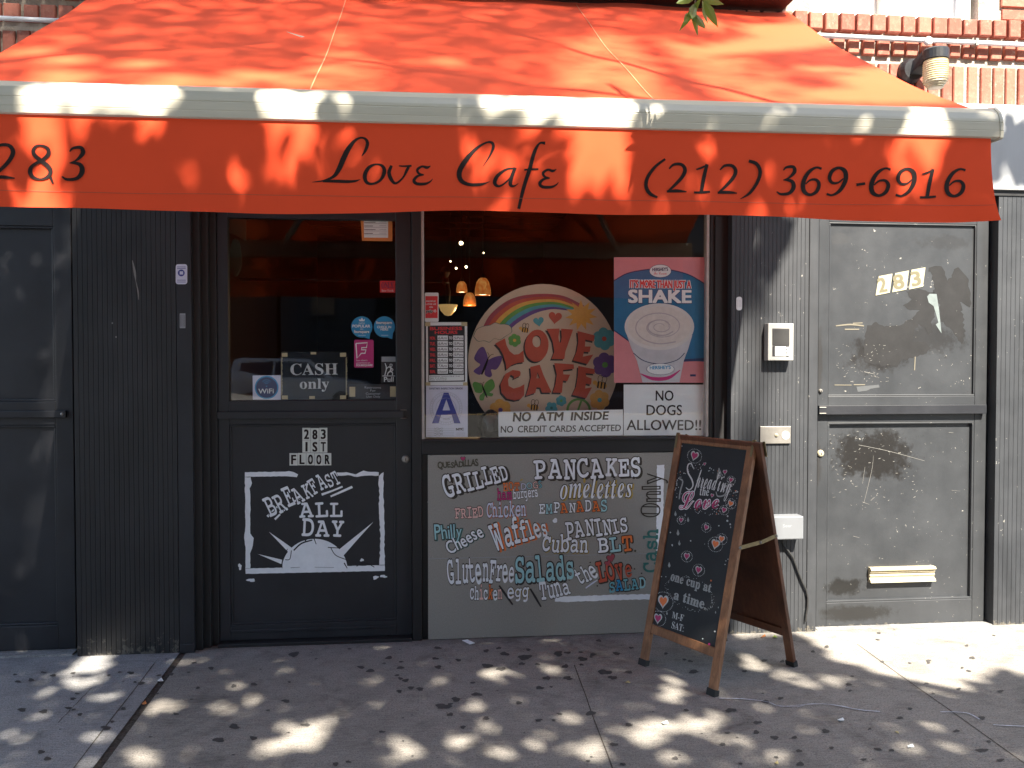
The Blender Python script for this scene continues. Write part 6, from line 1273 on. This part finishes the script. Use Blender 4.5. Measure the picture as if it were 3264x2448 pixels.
d = nr.normal(size=(n,3)); d -= (d*nrm).sum(1)[:,None]*nrm; d /= np.linalg.norm(d,axis=1)[:,None]; w2 = np.cross(nrm, d)
def leafverts(P0, d, w, nn, L, W):
    k = np.array([(-.5,0,0),(-.2,.5,.06),(.15,.42,.06),(.5,0,-.05),(.15,-.42,.06),(-.2,-.5,.06)])
    v = P0[:,None,:] + k[None,:,0,None]*L[:,None,None]*d[:,None,:] + k[None,:,1,None]*W[:,None,None]*w[:,None,:] + k[None,:,2,None]*L[:,None,None]*nn[:,None,:]
    return v.reshape(-1,3)
def leafmesh(name, V_, m, base):
    n = len(V_)//6; me = bpy.data.meshes.new(name); Vb = V_ - np.array(base)
    i = np.arange(n)[:,None]*6; F = np.concatenate([i+np.array([[0,5,4,3]]), i+np.array([[0,3,2,1]])],1).reshape(-1,4)
    me.vertices.add(n*6); me.vertices.foreach_set('co', Vb.ravel()); me.loops.add(F.size); me.loops.foreach_set('vertex_index', F.ravel()); me.polygons.add(len(F)); me.polygons.foreach_set('loop_start', np.arange(len(F))*4); me.update(calc_edges=True)
    me.materials.append(m); o = bpy.data.objects.new(name, me); COL.objects.link(o); return o
LV = leafverts(Pc, d, w2, nrm, L, Wl).reshape(n,6,3)
tb = {'R': Vector((4.3,-4.55,0)), 'L': Vector((-3.9,-4.55,0))}
trees = {}
for key, lab in (('R','street tree on the kerb whose low twig hangs over the awning'),('L','street tree on the kerb left of the camera')):
    b = tb[key]; t_ = thing('street_tree', b, lab, 'tree', 'street trees along the kerb'); trees[key] = t_
    mb = MB(); sgn = -1 if key == 'R' else 1
    fork = b + Vector((sgn*.15,-.05,3.5))
    mb.tube([b+Vector((0,0,-.05)), b+Vector((0,0,.25)), b+Vector((sgn*.05,0,1.6)), fork], [.24,.17,.15,.13], M['bark'], 12)
    tips = ((sgn*1.7,.0,4.3),(sgn*2.8,.15,5.7),(sgn*4.2,.3,6.6)), ((-sgn*.3,-.9,4.8),(-sgn*.8,-1.8,6.6)), ((sgn*.6,-.8,4.9),(sgn*1.6,-1.2,6.9)), ((sgn*1.5,-.1,4.15),(sgn*2.6,.8,5.2),(sgn*3.4,1.5,6.2))
    for lim in tips:
        pts = [fork] + [b+Vector(q) for q in lim]; mb.tube(pts, [.09,.045,.018,.008][:len(pts)], M['bark'], 8)
    mb.build('trunk', t_, smooth=True)
    sel = LV[(Pc[:,0] >= .3) if key == 'R' else (Pc[:,0] < .3)].reshape(-1,3)
    cr = leafmesh('crown', sel, M['leaf'], b); cr.parent = t_
# the twig that hangs into view
cT = crop(.5262, 2100, 0); TP = wall(-1.95); M['twigleaf'] = leafmat('sunlit twig leaf', (.10,.17,.04), (.28,.42,.06))
tw = MB(); root = TP.p(*TP.h(*cT(225,8))); up1 = root+Vector((.05,-.15,.55)); up2 = trees['R'].location+Vector((-2.8,.15,5.7))
tw.tube([up2, (up1+up2)/2+Vector((0,0,.25)), up1, root+Vector((0,0,.03)), root+Vector((-.005,-.004,-.02))], [.012,.009,.005,.003,.002], M['bark'], 6)
TWL = [((215,15),(255,195),20),((235,25),(262,200),30),((225,12),(140,190),26),((235,8),(165,135),24),((250,15),(375,150),26),((240,5),(385,40),22),((200,5),(85,48),26),((215,0),(108,25),22),((245,20),(330,110),24),((205,0),(150,-60),22),((260,0),(330,-50),22),((225,30),(142,152),18)]
for i, (a, b, w) in enumerate(TWL):
    A = TP.p(*TP.h(*cT(*a)), rr2.uniform(-.05,.05)); B = TP.p(*TP.h(*cT(*b)), rr2.uniform(-.10,.10)); dd = B-A; sd = Vector((rr2.uniform(-.2,.2), rr2.uniform(-.8,-.3), rr2.uniform(-.3,.3))); wv = dd.cross(sd).normalized()*w*.00052; nn = dd.cross(wv).normalized()*dd.length*.04
    k = [(0,0),(.2,.55),(.45,1),(.75,.62),(1,0)]
    vs = [A+dd*t+wv*q+nn*(q*1.0) for t, q in k] + [A+dd*t-wv*q+nn*q for t, q in k[1:-1]] + [A+dd*t for t in (.2,.45,.75)]
    tw.add(vs, [(0,8,1),(1,8,9,2),(2,9,10,3),(3,10,4),(0,5,8),(5,6,9,8),(6,7,10,9),(7,4,10)], M['twigleaf'])
tw.build('twig', trees['R'])

# ---------------------------------------------------------------- across the street (seen in the glass)
M['carwhite'] = mat('white car paint', (.75,.76,.77), .15, spec=.6); M['carglass'] = mat('dark car glass', (.02,.025,.03), .05, spec=.8); M['tyre'] = mat('tyre', (.015,.015,.015), .8)
def car(x, y, label):
    c = thing('parked_car', (x, y, -.13), label, 'car', 'white cars parked in the street'); b = -.13
    CP = Pl((x, y+.92, b), (1,0,0), (0,0,1))
    side = [(-2.3,.35),(-2.3,.95),(-2.2,1.05),(-1.95,1.68),(-1.7,1.74),(.35,1.70),(1.15,1.08),(2.1,.95),(2.32,.75),(2.32,.35)]
    mb = MB(); n = len(side)
    def ins(z): return .0 if z < 1.05 else (z-1.05)*.28
    vs = [(x+a, y+.92-ins(z), b+z) for a, z in side] + [(x+a, y-.92+ins(z), b+z) for a, z in side]
    mb.add(vs, [(i,(i+1)%n,n+(i+1)%n,n+i) for i in range(n)] + [tuple(range(n))[::-1], tuple(n+i for i in range(n))], M['carwhite']); bd = mb.build('body', c, bevel=.05, seg=3)
    for q in ([(-1.85,1.12),(-1.72,1.58),(-.75,1.62),(-.75,1.10)],[(-.68,1.10),(-.68,1.62),(.30,1.60),(.92,1.10)]):
        for s in (1,-1):
            w = MB(); vs = [(x+a, y+s*(.925-ins(z)), b+z) for a, z in q]; vs2 = [(a_, y_+s*.006, z_) for a_, y_, z_ in vs]; w.add(vs+vs2, [(0,1,2,3),(7,6,5,4),(0,4,5,1),(1,5,6,2),(2,6,7,3),(3,7,4,0)], M['carglass']); w.build('window', bd)
    w = MB(); w.add([(x+.42,y-.70,b+1.66),(x+1.12,y-.82,b+1.13),(x+1.12,y+.82,b+1.13),(x+.42,y+.70,b+1.66),(x+.45,y-.70,b+1.69),(x+1.15,y-.82,b+1.16),(x+1.15,y+.82,b+1.16),(x+.45,y+.70,b+1.69)], [(3,2,1,0),(4,5,6,7),(0,1,5,4),(1,2,6,5),(2,3,7,6),(3,0,4,7)], M['carglass']); w.build('windscreen', bd)
    for dx in (-1.42, 1.42):
        for s in (1,-1):
            w = MB(); w.lathe((x+dx, y+s*.80, b+.33), [(0,.13),(.2,.13),(.3,.14),(.33,.10),(.33,-.10),(.3,-.14),(0,-.14)], M['tyre'], 24, 'y'); wo = w.build('wheel', c)
            w = MB(); w.lathe((x+dx, y+s*.80, b+.33), [(0,.145),(.19,.142),(.2,.13)] if s < 0 else [(.2,-.13),(.19,-.142),(0,-.145)], M['steel'], 16, 'y'); w.build('rim', wo)
car(-4.6, -9.6, 'white car mirrored left in the café door glass, nearer of two')
car(-4.0, -24.5, 'white car across the road, farther of two')
M['farbrick'] = mat('dull brick', (.045,.032,.026), .9, var=.3, scale=1.5); M['farstone'] = mat('pale stone', (.085,.08,.075), .9, var=.15, scale=2)
for x0_, x1_, h, m, lab in ((-34,-7,15,'farbrick','dark brick apartment house across the street, left one'),(-6.8,30,19,'farstone','paler stone apartment house across the street, right one')):
    ab = thing('apartment_house', ((x0_+x1_)/2,-38,0), lab, 'building'); mb = MB(); mb.box(x0_, x1_, -48, -38, 0, h, M[m]); mb.box(x0_-.2, x1_, -38.4, -38, h-.6, h, M['farstone']); mb.build('wall', ab)
    for fl in range(1, int(h/3.2)):
        k = x0_+1.5
        while k < x1_-2: w = MB(); w.box(k, k+1.1, -38.0, -37.93, fl*3.2+.6, fl*3.2+2.3, M['carglass']); w.box(k-.1, k+1.2, -38, -37.85, fl*3.2+.45, fl*3.2+.6, M['farstone']); w.build('window', ab); k += 3.1
mb = MB()
for i in range(150): x = -16+i*.16; mb.box(x, x+.025, -34.2, -34.175, 0, 1.7, M['black'])
for z in (.15, 1.55): mb.box(-16, 8, -34.21, -34.17, z, z+.05, M['black'])
tag(mb.build('iron_fence', loc=(-4,-34.2,0)), 'black iron railing on the far pavement', 'fence')
